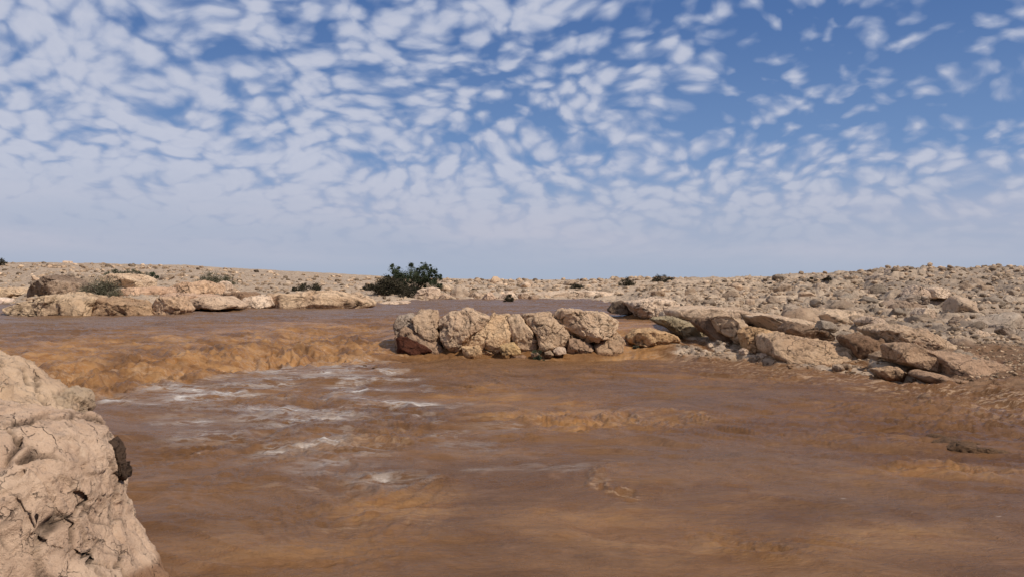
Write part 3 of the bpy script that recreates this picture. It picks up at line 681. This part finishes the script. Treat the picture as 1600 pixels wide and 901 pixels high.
 ('boulder', 'tan overhanging boulder left of the dark round shrub', 'boulder', Z1([(975, 295), (1050, 245), (1180, 222), (1270, 250), (1300, 300), (1180, 308), (1060, 300)]), 44, 1.3, (1.02, .88, .74), LO, 6, dict(lean=.6)),
 ('flat_rock', 'pink tan slab in front of the overhanging boulder', 'rock', Z1([(910, 320), (1000, 296), (1180, 306), (1300, 318), (1240, 345), (1080, 350), (940, 345)]), 34, 1.2, (1.1, .95, .84), LO, 5, dict(lean=.9)),
 ('flat_rock', 'pale slab at the left edge of the photo above the mud', 'rock', Z1([(-60, 300), (0, 262), (80, 268), (130, 300), (60, 322), (-40, 322)]), 44, 1.5, (1.1, 1.02, .86), LO, 5, dict(lean=.9)),
 ('flat_rock', 'brilliant white low rock at the left edge of the photo', 'rock', Z1([(-60, 335), (0, 318), (40, 325), (46, 352), (0, 357), (-60, 355)]), 40, .7, (1.75, 1.8, 1.85), LO, 4, dict()),
 ('rock', 'pale rock resting above the dark round shrub on the left slope', 'rock', Z1([(1275, 258), (1310, 222), (1350, 240), (1352, 272), (1300, 275)]), 46, .6, PALE, LO, 4, dict()),
 ('rock', 'small pale stone on the far left skyline', 'rock', Z1([(375, 118), (385, 104), (405, 106), (412, 120)]), 108, 1.0, PALE, None, 4, dict()),
 ('boulder', 'dark grey brown boulder at the left end of the far bank', 'boulder', Z2([(165, 352), (205, 300), (300, 288), (375, 300), (345, 360), (230, 366)]), 37, .9, (.56, .46, .38), LO, 5, dict()),
 ('boulder', 'rounded cream boulder right of the dark grey brown one', 'boulder', Z2([(298, 365), (325, 325), (380, 308), (440, 312), (468, 362), (420, 382), (330, 382)]), 36.6, .7, PALE, LO, 5, dict(facets=4)),
 ('flat_rock', 'long cream slab layered along the far edge of the upper pool', 'rock', Z2([(430, 320), (520, 300), (700, 292), (800, 283), (900, 300), (1040, 342), (1050, 362), (940, 388), (600, 392), (470, 380)]), 38, 1.6, (1.14, 1.04, .88), LO, 6, dict(lean=1.0, amp=.6)),
 ('flat_rock', 'thin pale slab lying at the water edge left of the bush', 'rock', Z2([(1055, 364), (1130, 343), (1240, 338), (1285, 350), (1180, 368)]), 44, 1.2, PALE, None, 5, dict(lean=1.0, amp=.5)),
 ('rock', 'small dark stone at the end of the long cream slab', 'rock', Z2([(1000, 400), (1030, 385), (1058, 395), (1050, 415), (1010, 415)]), 35, .4, BROWN, None, 4, dict()),
 # behind the upper pool, near the bush
 ('boulder', 'pitted pale boulder with a dark right side in front of the bush', 'boulder', ZB([(722, 500), (745, 450), (800, 415), (890, 400), (985, 412), (1015, 440), (1010, 528), (860, 540), (730, 530)]), 54.5, 1.0, PALE, 'rocks near the bush', 5, dict()),
 ('rock', 'small low rock right of the pitted pale boulder', 'rock', ZB([(1015, 500), (1060, 478), (1150, 488), (1176, 520), (1080, 532), (1015, 528)]), 54, .7, (.95, .88, .8), 'rocks near the bush', 5, dict()),
 ('rock', 'cream rock behind the right end of the bush', 'rock', ZB([(1010, 400), (1040, 365), (1120, 360), (1180, 395), (1170, 450), (1050, 455)]), 62, 1.2, (1.1, 1.05, .95), 'rocks near the bush', 5, dict()),
 ('rock', 'low rock with a dark left side behind the upper pool, left of a triangular one', 'rock', Z3([(612, 85), (650, 65), (690, 75), (695, 108), (640, 112)]), 55, .8, (.85, .8, .74), 'rocks near the bush', 5, dict()),
 ('rock', 'pale triangular rock behind the upper pool', 'rock', Z3([(690, 112), (715, 78), (745, 68), (790, 118), (740, 125)]), 54, .8, (1.1, 1.0, .92), 'rocks near the bush', 5, dict()),
 ('boulder', 'peaked pale boulder with a brown shrub against its front', 'boulder', Z3([(800, 95), (850, 60), (880, 62), (925, 118), (870, 130), (810, 128)]), 54, .9, PALE, 'rocks near the bush', 5, dict()),
 ('rock', 'grey pale rock next right of the peaked boulder', 'rock', Z3([(920, 80), (960, 65), (990, 80), (985, 110), (930, 112)]), 55, .8, (.95, .9, .84), 'rocks near the bush', 5, dict()),
 ('rock', 'low rounded rock at the water edge right of the peaked boulder', 'rock', Z3([(980, 95), (1020, 82), (1048, 100), (1045, 128), (990, 128)]), 53.5, .7, (.9, .84, .78), 'rocks near the bush', 5, dict()),
 ('flat_rock', 'long white slab far behind the right end of the middle row', 'rock', Z3([(1040, 75), (1200, 62), (1400, 60), (1540, 80), (1540, 100), (1300, 108), (1060, 100)]), 57, 2.2, (1.2, 1.18, 1.12), 'rocks near the bush', 6, dict(lean=.9, amp=.6)),
]
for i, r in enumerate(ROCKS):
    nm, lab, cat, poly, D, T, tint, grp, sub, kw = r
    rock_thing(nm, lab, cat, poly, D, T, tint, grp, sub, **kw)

# the big near boulder, its broken shoulder and the dark crust on its side
rock_thing('boulder', 'huge cracked tan boulder filling the lower left corner', 'boulder',
           [(-330, 710), (-200, 620), (-60, 632), (20, 655), (60, 668), (96, 692), (122, 722), (138, 760), (146, 800), (165, 845), (190, 880), (216, 910), (250, 960), (225, 1030), (-100, 1080), (-330, 1000)],
           4.35, .75, (.98, .90, .83), None, 7, M_NEAR, lean=.3, boxy=2.6, amp=.85, fs=1.0, facets=0, grow=.985,
           holes=[(36, 800, 26, 5, 1.0, .09), (97, 817, 11, 7, .2, .09), (122, 777, 15, 6, .35, .08), (112, 868, 46, 9, .25, .14), (60, 846, 16, 4, .6, .08), (24, 700, 22, 3.5, -1.1, .06), (150, 846, 34, 3, .05, .05), (30, 742, 14, 4, -.8, .05)])
rock_thing('boulder', 'crumbly grey tan rock rising behind the huge near boulder at the left edge', 'boulder',
           [(-260, 580), (-120, 552), (-28, 572), (16, 606), (48, 618), (72, 640), (70, 720), (-200, 760)],
           5.2, .45, (.95, .87, .76), None, 6, M_NEAR, lean=.2, amp=1.0, facets=4)
rock_thing('rock', 'row of low grey rubble fused behind the crest of the huge near boulder', 'rock',
           [(10, 614), (40, 606), (75, 612), (112, 620), (124, 640), (100, 680), (0, 680)],
           5.5, .25, (.72, .68, .60), None, 6, M_NEAR, amp=1.3, facets=3)
rock_thing('rock', 'dark crusty jagged rock clinging to the right flank of the huge near boulder', 'rock',
           [(166, 694), (176, 688), (186, 700), (194, 724), (198, 744), (190, 748), (178, 734), (168, 712)],
           4.78, .07, (.13, .105, .09), None, 5, M_NEAR, amp=1.6)

# ------------------------------------------------------------------ scattered stones
def stone_proto(seed, sub):
    s, f = ico(sub); rng = np.random.default_rng(seed)
    v = s * np.array([1.0, rng.uniform(.65, .95), rng.uniform(.42, .75)])
    for _ in range(9):
        nn = rng.normal(size=3); nn /= np.linalg.norm(nn); d = (v @ nn).max() * rng.uniform(.6, .88)
        v = v - nn * (np.maximum(0, v @ nn - d) * .95)[:, None]
    v = v + vnormals(v, f) * (fbm(v * 2.2 + seed, 4, seed) * .10)[:, None]
    return v, f

def scatter(n, ulo, uhi, Dlo, Dhi, rng, thr=.55):
    out = []
    while len(out) < n:
        u = rng.uniform(ulo, uhi, n); D = np.exp(rng.uniform(np.log(Dlo), np.log(Dhi), n))
        x = (u - 800) / F * D
        rkv = field(rock, x, D)
        m = rkv > thr
        out += list(zip(x[m], D[m]))
    return np.array(out[:n])

NP = 14
PROTO = []
for k in range(NP):
    v, f = stone_proto(300 + k, 4)
    PROTO.append(mesh_obj('stone', v, f, M_STONE).data)
for o in [o for o in COL.objects if o.name.startswith('stone')]: bpy.data.objects.remove(o)
rng = np.random.default_rng(5)
ZONES = [
 (26, 1120, 1600, 19.5, 40, .38, .85, 'broad weathered block standing out of the rubble of the right slope', 'large blocks of the right slope'), # n, u range, D range, size range (m), label, group
 (95, 1060, 1640, 18, 32, .10, .34, 'angular grey tan stone in the rubble of the near right slope', 'stones of the near right slope'),
 (50, 1000, 1640, 30, 55, .22, .6, 'weathered stone in the rubble high on the right slope', 'stones high on the right slope'),
 (34, 650, 1060, 54, 90, .3, .8, 'pale stone on the flat rubble field behind the upper pool', 'stones behind the upper pool'),
 (50, -40, 600, 34, 80, .25, .8, 'pale tan stone scattered over the left slope', 'stones of the left slope'),
 (62, 1060, 1520, 13.6, 18.5, .07, .26, 'small stone at the foot of the right ledge', 'stones at the foot of the right ledge'),
]
names = {}
for n, ul, uh, dl, dh, s0, s1, lab, grp in ZONES:
    pts = scatter(n, ul, uh, dl, dh, rng, .45)
    zz_ = ground_z(pts[:, 0], pts[:, 1])
    for (x, y), z in zip(pts, zz_):
        o = bpy.data.objects.new('stone', PROTO[rng.integers(NP)])
        s = s0 * (s1 / s0) ** (rng.random() ** 1.6)
        o.location = (x, y, z + s * rng.uniform(.0, .25)); o.scale = (s, s, s * rng.uniform(.75, 1.1))
        o.rotation_euler = (rng.normal() * .25, rng.normal() * .25, rng.uniform(0, 6.28))
        b_ = rng.uniform(.58, 1.34); w_ = rng.uniform(-.06, .06)
        o.color = (b_ * (1 + w_), b_ * .97, b_ * (.93 - w_), 1); link(o)
        tag(o, lab, 'stone', grp)

def merged(name, pts, sizes, protos, mat, kindlab, sink=.2, flatten=1.0):
    VV, FF, off, TT = [], [], 0, []
    zz_ = ground_z(pts[:, 0], pts[:, 1])
    for (x, y), z, s in zip(pts, zz_, sizes):
        v, f = protos[rng.integers(len(protos))]
        a = rng.uniform(0, 6.28); c, sn = math.cos(a), math.sin(a)
        q = v * s; q = np.stack([q[:, 0] * c - q[:, 1] * sn, q[:, 0] * sn + q[:, 1] * c, q[:, 2] * flatten], 1)
        q += rng.normal() * .3 * q[:, [2, 0, 1]] * np.array([1, 0, 0])
        TT.append(np.full(len(v), (rng.normal() * .26 + 1) if rng.random() > .12 else .42)); VV.append(q + (x, y, z + s * sink)); FF.append(f + off); off += len(v)
    V_, F_ = np.concatenate(VV), np.concatenate(FF)
    o = mesh_obj(name, V_, F_, mat, smooth=False, attrs=dict(tone=np.concatenate(TT)))
    tag(o, kindlab[0], kindlab[1], kind='stuff'); return o
P2 = [stone_proto(500 + k, 2) for k in range(16)]
P3 = [stone_proto(600 + k, 3) for k in range(10)]
pr = np.concatenate([scatter(17000, 1000, 1700, 16.5, 62, rng, .5), scatter(2200, 620, 1080, 52, 105, rng), scatter(3600, -100, 640, 33, 105, rng)])
px = pr[:, 1] / F
sz = px * (1.0 + 5.2 * rng.random(len(px)) ** 4.0)
o = merged('rubble', pr, sz, P2, M_RUB, ('loose pale rubble strewn over the rocky slopes', 'rubble')); o.color = (.95, .9, .82, 1)
pr = scatter(900, 1060, 1620, 13, 17, rng, .3); sz = rng.uniform(.012, .05, len(pr))
o = merged('gravel', pr, sz, P2, M_RUB, ('fine gravel at the foot of the right ledge', 'gravel')); o.color = (1, .92, .8, 1)

# pebbles and clods lying on the mud: (u, v, level, size px, tint, label)
PEB = [(264, 575, .45, 3, 'white pebble on the ochre bank, lowest of three'), (257, 557, .5, 3.5, 'white pebble on the ochre bank, topmost of three'), (275, 571, .5, 2.5, 'tiny white pebble between two others on the ochre bank'),
 (683, 823, 0, 3, 'lone white pebble on the brown mud low in the centre'), (484, 744, 0, 2, 'white speck of stone left of the grey film patch'), (507, 767, 0, 2.5, 'white speck of stone below the grey film patches'),
 (592, 638, 0, 3, 'white pebble under the blue grey streak'), (268, 632, 0, 3.5, 'white pebble lying in the upper pale film at left'), (315, 674, 0, 3.5, 'white pebble lying in the lower pale film at left'),
 (1282, 846, 0, 4, 'white pebble on the orange mud bottom right'), (1293, 852, 0, 3, 'small white pebble beside a larger one bottom right'), (1220, 845, 0, 2.5, 'white pebble at the left end of the bottom right scatter'),
 (1391, 722, 0, 3, 'white pebble on the ochre ridge at right'), (950, 780, 0, 3.5, 'white chip at the foot of the pale crust'), (985, 762, 0, 3, 'white chip right of the pale crust'),
 (425, 808, 0, 2.5, 'small orange pebble on the brown mud'), (700, 752, 0, 2, 'small pale pebble near the centre of the mud'), (1110, 782, 0, 2.5, 'small pale pebble right of the pale crust'),
 (520, 576, 0, 5, 'pale flat stone at the upper edge of the lower mud'), (455, 583, 0, 6, 'white low stone where the film begins'), (335, 600, 0, 7, 'pale flat stone at the foot of the ochre bank'),
 (392, 556, .4, 5, 'cream clod on the crest of the ochre bank'), (402, 566, .3, 5, 'cream clod low on the ochre bank'), (520, 560, .2, 5, 'tan clod at the right end of the ochre bank'), (490, 556, .3, 4, 'tan clod near the right end of the ochre bank'),
 (586, 568, .1, 9, 'flat cream stone left of the middle row'), (570, 558, .2, 6, 'tan stone left of the flat cream stone'), (632, 566, 0, 6, 'small flat stone before the left foot of the middle row')]
PEB = [p for p in PEB if 'middle row' in p[-1] or 'flat cream stone' in p[-1]]
for u, v, z, s, lab in PEB:
    x, y = G(u, v, z); y = y; zz_ = float(ground_z(x, y)[0]); r = s * y / F * .6
    o = bpy.data.objects.new('pebble', PROTO[rng.integers(NP)]); link(o)
    flatp = .5 if s >= 5 else .8
    o.location = (x, y, zz_ + r * .15); o.scale = (r * (1.4 if s >= 5 else 1), r, r * flatp); o.rotation_euler = (0, 0, rng.uniform(0, 6))
    o.color = (1.5, 1.0, .6, 1) if 'orange' in lab else ((1.6, 1.65, 1.7, 1) if 'white' in lab else (1.15, 1.02, .85, 1))
    tag(o, lab, 'pebble')

# ------------------------------------------------------------------ plants
def tube(pts, radii, n=6):
    pts = np.array(pts, float); V_, F_ = [], []
    for i, (p, r) in enumerate(zip(pts, radii)):
        t = pts[min(i + 1, len(pts) - 1)] - pts[max(i - 1, 0)]; t /= np.linalg.norm(t)
        a = np.cross(t, (0.3, 1, .1)); a /= np.linalg.norm(a); b_ = np.cross(t, a)
        for k in range(n):
            q = 2 * math.pi * k / n; V_.append(p + r * (math.cos(q) * a + math.sin(q) * b_))
    for i in range(len(pts) - 1):
        for k in range(n):
            F_.append((i * n + k, i * n + (k + 1) % n, (i + 1) * n + (k + 1) % n, (i + 1) * n + k))
    return np.array(V_), np.array(F_)

def branches(w, h, dpt, n, rng, rad):
    VV, FF, off, tips = [], [], 0, []
    for k in range(n):
        a = rng.uniform(0, 6.28); q = rng.uniform(.2, 1) ** .6
        end = np.array([math.cos(a) * w * .42 * q, math.sin(a) * dpt * .42 * q, h * rng.uniform(.35, .82) * (1.15 - .45 * q)])
        pts = [end * t + np.array([rng.normal() * .04 * w, rng.normal() * .04 * w, .12 * h * math.sin(t * 3)]) * (t > 0) for t in np.linspace(0, 1, 6)]
        v, f = tube(pts, [rad * (1 - .8 * t) for t in np.linspace(0, 1, 6)]); VV.append(v); FF.append(f + off); off += len(v); tips.append(end)
    return np.concatenate(VV), np.concatenate(FF), np.array(tips)

def leaves(cent, rad, per, size, rng, shade=None):
    """clumps of small leaf quads round the given centres"""
    C_, S_ = [], []
    for c, r in zip(cent, rad):
        d = rng.normal(size=(per, 3)); d /= np.linalg.norm(d, axis=1, keepdims=True)
        d = d * rng.uniform(.55, 1.35, 3); C_.append(c + d * (r * rng.random(per) ** .4 * rng.uniform(.75, 1.25, per))[:, None]); S_.append(np.clip(rng.normal(.45, .25, per) + rng.normal() * .18, 0, 1))
    C_ = np.concatenate(C_); S_ = np.concatenate(S_); n = len(C_)
    C_[:, 2] = np.maximum(C_[:, 2], .03)
    a = rng.normal(size=(n, 3)); a /= np.linalg.norm(a, axis=1, keepdims=True)
    b_ = np.cross(a, rng.normal(size=(n, 3))); b_ /= np.linalg.norm(b_, axis=1, keepdims=True)
    s = (size * rng.uniform(.5, 1.3, n))[:, None]
    V_ = np.stack([C_ - a * s, C_ + b_ * s * .45, C_ + a * s, C_ - b_ * s * .45], 1).reshape(-1, 3)
    return V_, np.arange(4 * n).reshape(n, 4), np.repeat(S_, 4)

def depth_of(u, v, lo, hi):
    Ds = np.linspace(lo, hi, 400); vz = HZ + F * (EYE - ground_z((u - 800) / F * Ds, Ds)) / Ds
    k = np.where(vz <= v)[0]; return float(Ds[k[0]]) if len(k) else hi
def shrub(name, label, cat, u, vbase, D, wpx, hpx, mat, group=None, n=26, per=110, depth=.8, seed=0, leaf=1.6, clumps=None):
    rng = np.random.default_rng(seed + 1000)
    k = D / F; w, h = wpx * k, hpx * k; x = (u - 800) * k; z = EYE - (vbase - HZ) * k
    gz = float(ground_z(x, D)[0]); ztop = z + h; z = gz - .03; h = max(.8 * h, ztop - z)
    e = bpy.data.objects.new(name, None); link(e); e.location = (x, D, z); e.empty_display_size = .2
    tag(e, label, cat, group)
    bv, bf, tips = branches(w, h, w * depth, max(5, n // 3), rng, max(.008, .012 * w))
    mesh_obj('stem', bv, bf, M_BARK, e)
    if clumps is None:
        cs, rs = [], []
        for _ in range(n):
            a = rng.uniform(0, 6.28); q = rng.random() ** .5
            cx, cy = math.cos(a) * q, math.sin(a) * q
            top = math.sqrt(max(0, 1 - q * q)); cz = rng.uniform(.08, .78) * top
            cs.append((cx * w * .40, cy * w * .40 * depth, cz * h)); rs.append(rng.uniform(.12, .24) * min(w, h * 1.5))
        cs, rs = np.array(cs), np.array(rs)
    else:
        cs = np.array([((cu - u) * k, rng.uniform(-.5, .5) * w * .6 * depth, (vbase - cv) * k) for cu, cv, r in clumps]); rs = np.array([r * k for *_, r in clumps])
    lv, lf, sh = leaves(cs, rs, per, leaf * k, rng)
    mesh_obj('foliage', lv, lf, mat, e, smooth=False, attrs=dict(shade=sh))
    return e

# the bush: hand-placed clumps (photo px), green crown over a brown lower left skirt
bc = [(617, 421, 5), (622, 427, 7), (630, 433, 8), (640, 420, 5.5), (643, 430, 8), (655, 428, 9), (662, 420, 6), (664, 416, 3.5), (668, 425, 7), (675, 430, 7), (680, 433, 5), (648, 440, 10),
      (660, 438, 10), (670, 440, 9), (680, 445, 8), (684, 449, 6), (636, 442, 8), (655, 447, 9), (670, 449, 8), (688, 434, 3), (676, 424, 3), (615, 424, 2.5), (660, 431, 8), (650, 436, 8), (605, 433, 3), (628, 440, 7), (625, 448, 9), (640, 452, 8), (655, 454, 7), (612, 440, 6), (600, 446, 6), (646, 424, 5), (634, 430, 6), (668, 432, 7), (622, 434, 6)]
e = shrub('bush', 'large dark green bush with a ragged crown standing against the sky', 'bush', 650, 461, 60, 70, 44, M_LEAF, None, n=30, per=330, depth=.9, seed=1, leaf=.85, clumps=[(a, b_, r * 1.5) for a, b_, r in bc] + [(bu + random.uniform(-8, 8), bv_ + random.uniform(-6, 5), r * random.uniform(.3, .7)) for bu, bv_, r in bc * 3])
e = shrub('bush', 'low dark brown bush spreading at the left foot of the large green bush', 'bush', 612, 463, 58.5, 78, 36, M_DRY, None, n=60, per=190, depth=.7, seed=2, leaf=1.1)
SHR = [
 ('dark olive shrub pressed against the right foot of the large bush', 640, 463, 57.8, 34, 14, M_DRY, 20),
 ('small dark shrub standing apart left of the large bush', 575, 452, 62, 22, 8, M_DRY, 12),
 ('domed grey green shrub behind the long pale slab', 157, 464, 33.0, 60, 24, M_SAGE, 50),
 ('low dark shrub on the crest right of the grey dome on the left slope', 178, 431, 60, 32, 8, M_SAGE, 16),
 ('flat dark shrub between cream slab and crest on the left slope', 207, 431, 58, 34, 8, M_SAGE, 16),
 ('small dark green shrub at the end of the flat one on the left slope', 236, 434, 55, 22, 7, M_LEAF, 12),
 ('round olive shrub tilted on the rocks of the left slope', 328, 444, 50, 38, 15, M_SAGE, 26),
 ('smaller round shrub just right of the tilted olive one', 355, 443, 50, 22, 10, M_SAGE, 14),
 ('dark mounded shrub on the flat between left slope and bush', 483, 454, 52, 38, 11, M_DRY, 22),
 ('tiny dark shrub left of the mounded one on the flat', 461, 454, 53, 12, 5, M_DRY, 8),
 ('brown shrub growing against the front of the peaked boulder', 794, 470, 51.6, 15, 10, M_DRY, 14),
 ('dark shrub above the triangular rock behind the upper pool', 740, 458, 58, 14, 8, M_DRY, 10),
 ('small dark shrub on the rubble right of centre', 901, 449, 66, 20, 6, M_DRY, 10),
 ('dark rounded shrub on the crest above the far slab', 979, 445, 60, 24, 9, M_DRY, 16),
 ('dark bristly shrub on the skyline where the right slope begins', 1036, 440, 72, 34, 9, M_DRY, 18),
 ('dark scrub at the left edge of the photo on the skyline', 2, 414, 104, 16, 8, M_DRY, 8),
 ('dark shrub standing on the upper right slope', 1268, 440, 50, 14, 7, M_DRY, 8),
 ('dark shrub right of another on the upper right slope', 1291, 443, 48, 15, 7, M_DRY, 8),
]
for i, (lab, u, v, D, w, h, m, n) in enumerate(SHR):
    D = depth_of(u, v + 1, 33, 105)
    shrub('shrub', lab, 'shrub', u, v, D, w * 1.3, h * 1.5, m, 'low desert shrubs', n=int(n * 1.5), per=110, seed=20 + i, leaf=.9)
tuft = shrub('tuft', 'dark scrub tuft caught between stones of the rocky right slope', 'shrub', 1420, 470, 34, 20, 10, M_DRY, 'dark tufts on the right slope', n=14, per=60, seed=90, leaf=.9)
for x_, y_ in scatter(42, 1000, 1600, 24, 62, rng):
    c_ = tuft.copy(); link(c_); sc_ = rng.uniform(.35, .9) * (y_ / 34) ** .8
    c_.location = (x_, y_, float(ground_z(x_, y_)[0]) - .01); c_.scale = (sc_, sc_, sc_ * rng.uniform(.6, 1)); c_.rotation_euler = (0, 0, rng.uniform(0, 6.28))
    for ch in tuft.children:
        d_ = ch.copy(); link(d_); d_.parent = c_
tuft.location = (6.9 * 1.7, 34, float(ground_z(6.9 * 1.7, 34)[0]))
shrub('plant', 'small leafy green plant rooted between stones at the foot of the middle row', 'plant', 841, 554, 17.9, 22, 15, M_LEAF, None, n=14, per=60, seed=60, leaf=1.5)
shrub('plant', 'tiny olive tuft growing on the slope right of the middle row', 'plant', 994, 542, 18.6, 12, 8, M_SAGE, None, n=8, per=50, seed=61, leaf=1.2)

# ------------------------------------------------------------------ sky, sun, camera
EL, AZ = math.radians(48), math.radians(124)                 # azimuth clockwise from the view direction
sd = Vector((math.sin(AZ) * math.cos(EL), math.cos(AZ) * math.cos(EL), math.sin(EL)))
L = bpy.data.lights.new('sun', 'SUN'); L.energy = 4.4; L.angle = math.radians(.6); L.color = (1, .94, .86)
so = bpy.data.objects.new('sun', L); link(so); so.rotation_euler = sd.to_track_quat('Z', 'Y').to_euler(); so.location = sd * 30

w = bpy.data.worlds.new('World'); scene.world = w; w.use_nodes = True
t = NT(w.node_tree); t.n.clear()
out = t.new('ShaderNodeOutputWorld'); bg = t.new('ShaderNodeBackground'); t.l.new(bg.outputs[0], out.inputs[0])
sky = t.new('ShaderNodeTexSky', sky_type='NISHITA'); sky.sun_disc = False; sky.sun_elevation = EL; sky.sun_rotation = AZ
sky.altitude = 300; sky.air_density = 1.0; sky.dust_density = .6; sky.ozone_density = 2.5
ST = .09
bg.inputs[1].default_value = ST
d = t.new('ShaderNodeTexCoord').outputs['Generated']
sp = t.new('ShaderNodeSeparateXYZ'); t.put(sp.inputs[0], d)
x, y, z = sp.outputs
den = t.math('ADD', t.math('MAXIMUM', z, 0.), .46)
cb = t.new('ShaderNodeCombineXYZ'); t.put(cb.inputs[0], t.math('DIVIDE', x, den)); t.put(cb.inputs[1], t.math('DIVIDE', y, den))
p = cb.outputs[0]
p = t.warp(p, 2.0, .22)
pw = t.warp(p, 14.0, .034)
v1 = t.voro(pw, 24., 'SMOOTH_F1', smooth=.35)
v2 = t.voro(pw, 48., 'SMOOTH_F1', smooth=.3)
f1 = t.noise(pw, 13., 5, .5)
f0 = t.noise(p, 4., 3, .5)
f3 = t.noise(pw, 40., 6, .6)
dn = t.math('ADD', t.math('MULTIPLY', v1, -1.15), t.math('MULTIPLY', v2, -.35))
dn = t.math('ADD', dn, t.math('MULTIPLY', f1, 1.0))
dn = t.math('ADD', dn, t.math('MULTIPLY', f0, .85))
dn = t.math('ADD', dn, t.math('MULTIPLY', f3, .2))
# more cover to the left and low down, an open blue area high on the right
cov = t.math('ADD', t.math('SUBTRACT', t.math('MULTIPLY', x, -.42), .20), t.ss(z, .08, .20, .28, 0))
dx = t.math('SUBTRACT', x, .36); dz = t.math('SUBTRACT', z, .30)
rr = t.math('ADD', t.math('MULTIPLY', dx, dx), t.math('MULTIPLY', t.math('MULTIPLY', dz, dz), 2.2))
cov = t.math('SUBTRACT', cov, t.ss(rr, .0, .08, .20, 0))
hole = t.math('ADD', t.math('POWER', t.math('ADD', x, .02), 2.), t.math('MULTIPLY', t.math('POWER', t.math('SUBTRACT', z, .145), 2.), 9.))
cov = t.math('SUBTRACT', cov, t.ss(hole, .0, .05, .07, 0))
dn = t.math('ADD', dn, cov)
cl = t.ss(dn, -.32, .30)
cl = t.math('POWER', cl, .85)
lin = lambda c: tuple(((v / 255 + .055) / 1.055) ** 2.4 / ST for v in c)
skyc = t.mix(1.0, sky.outputs[0], (.62, .80, 1.02), 'MULTIPLY')
deep = t.mix(t.ss(z, .05, .36), lin((122, 153, 197)), lin((76, 110, 165)))
blue = t.mix(.9, skyc, deep)
wht = t.mix(t.ss(dn, -.05, .55), lin((156, 170, 200)), lin((193, 198, 215)))
wht = t.mix(t.ss(f3, .35, .65, .0, .22), wht, lin((206, 209, 222)))
col = t.mix(t.math('MULTIPLY', cl, .93), blue, wht)
haze = t.mix(t.ss(t.noise(t.vmath('MULTIPLY', d, (2., 2., 14.)), 1.6, 4, .5), .35, .7), lin((170, 179, 199)), lin((184, 187, 203)))
col = t.mix(t.ss(z, .03, .16, .95, 0), col, haze)
low = t.mix(t.ss(z, .0, .05, 1, 0), col, lin((166, 178, 198)))
t.put(bg.inputs[0], low)

cam = bpy.data.cameras.new('camera'); cam.sensor_width = 36; cam.lens = 36 * F / 1600; cam.clip_end = 9000; cam.clip_start = .05
cam.shift_y = -(450.5 - HZ) / 1600
co = bpy.data.objects.new('camera', cam); link(co); co.location = (0, 0, EYE); co.rotation_euler = (math.radians(90), 0, 0)
scene.camera = co
vs = scene.view_settings; vs.view_transform = 'Standard'; vs.look = 'None'; vs.exposure = 0; vs.gamma = 1; vs.use_curve_mapping = False
scene.render.engine = 'CYCLES'; scene.cycles.max_bounces = 5; scene.cycles.use_denoising = True
scene.render.resolution_x, scene.render.resolution_y = 1024, 576
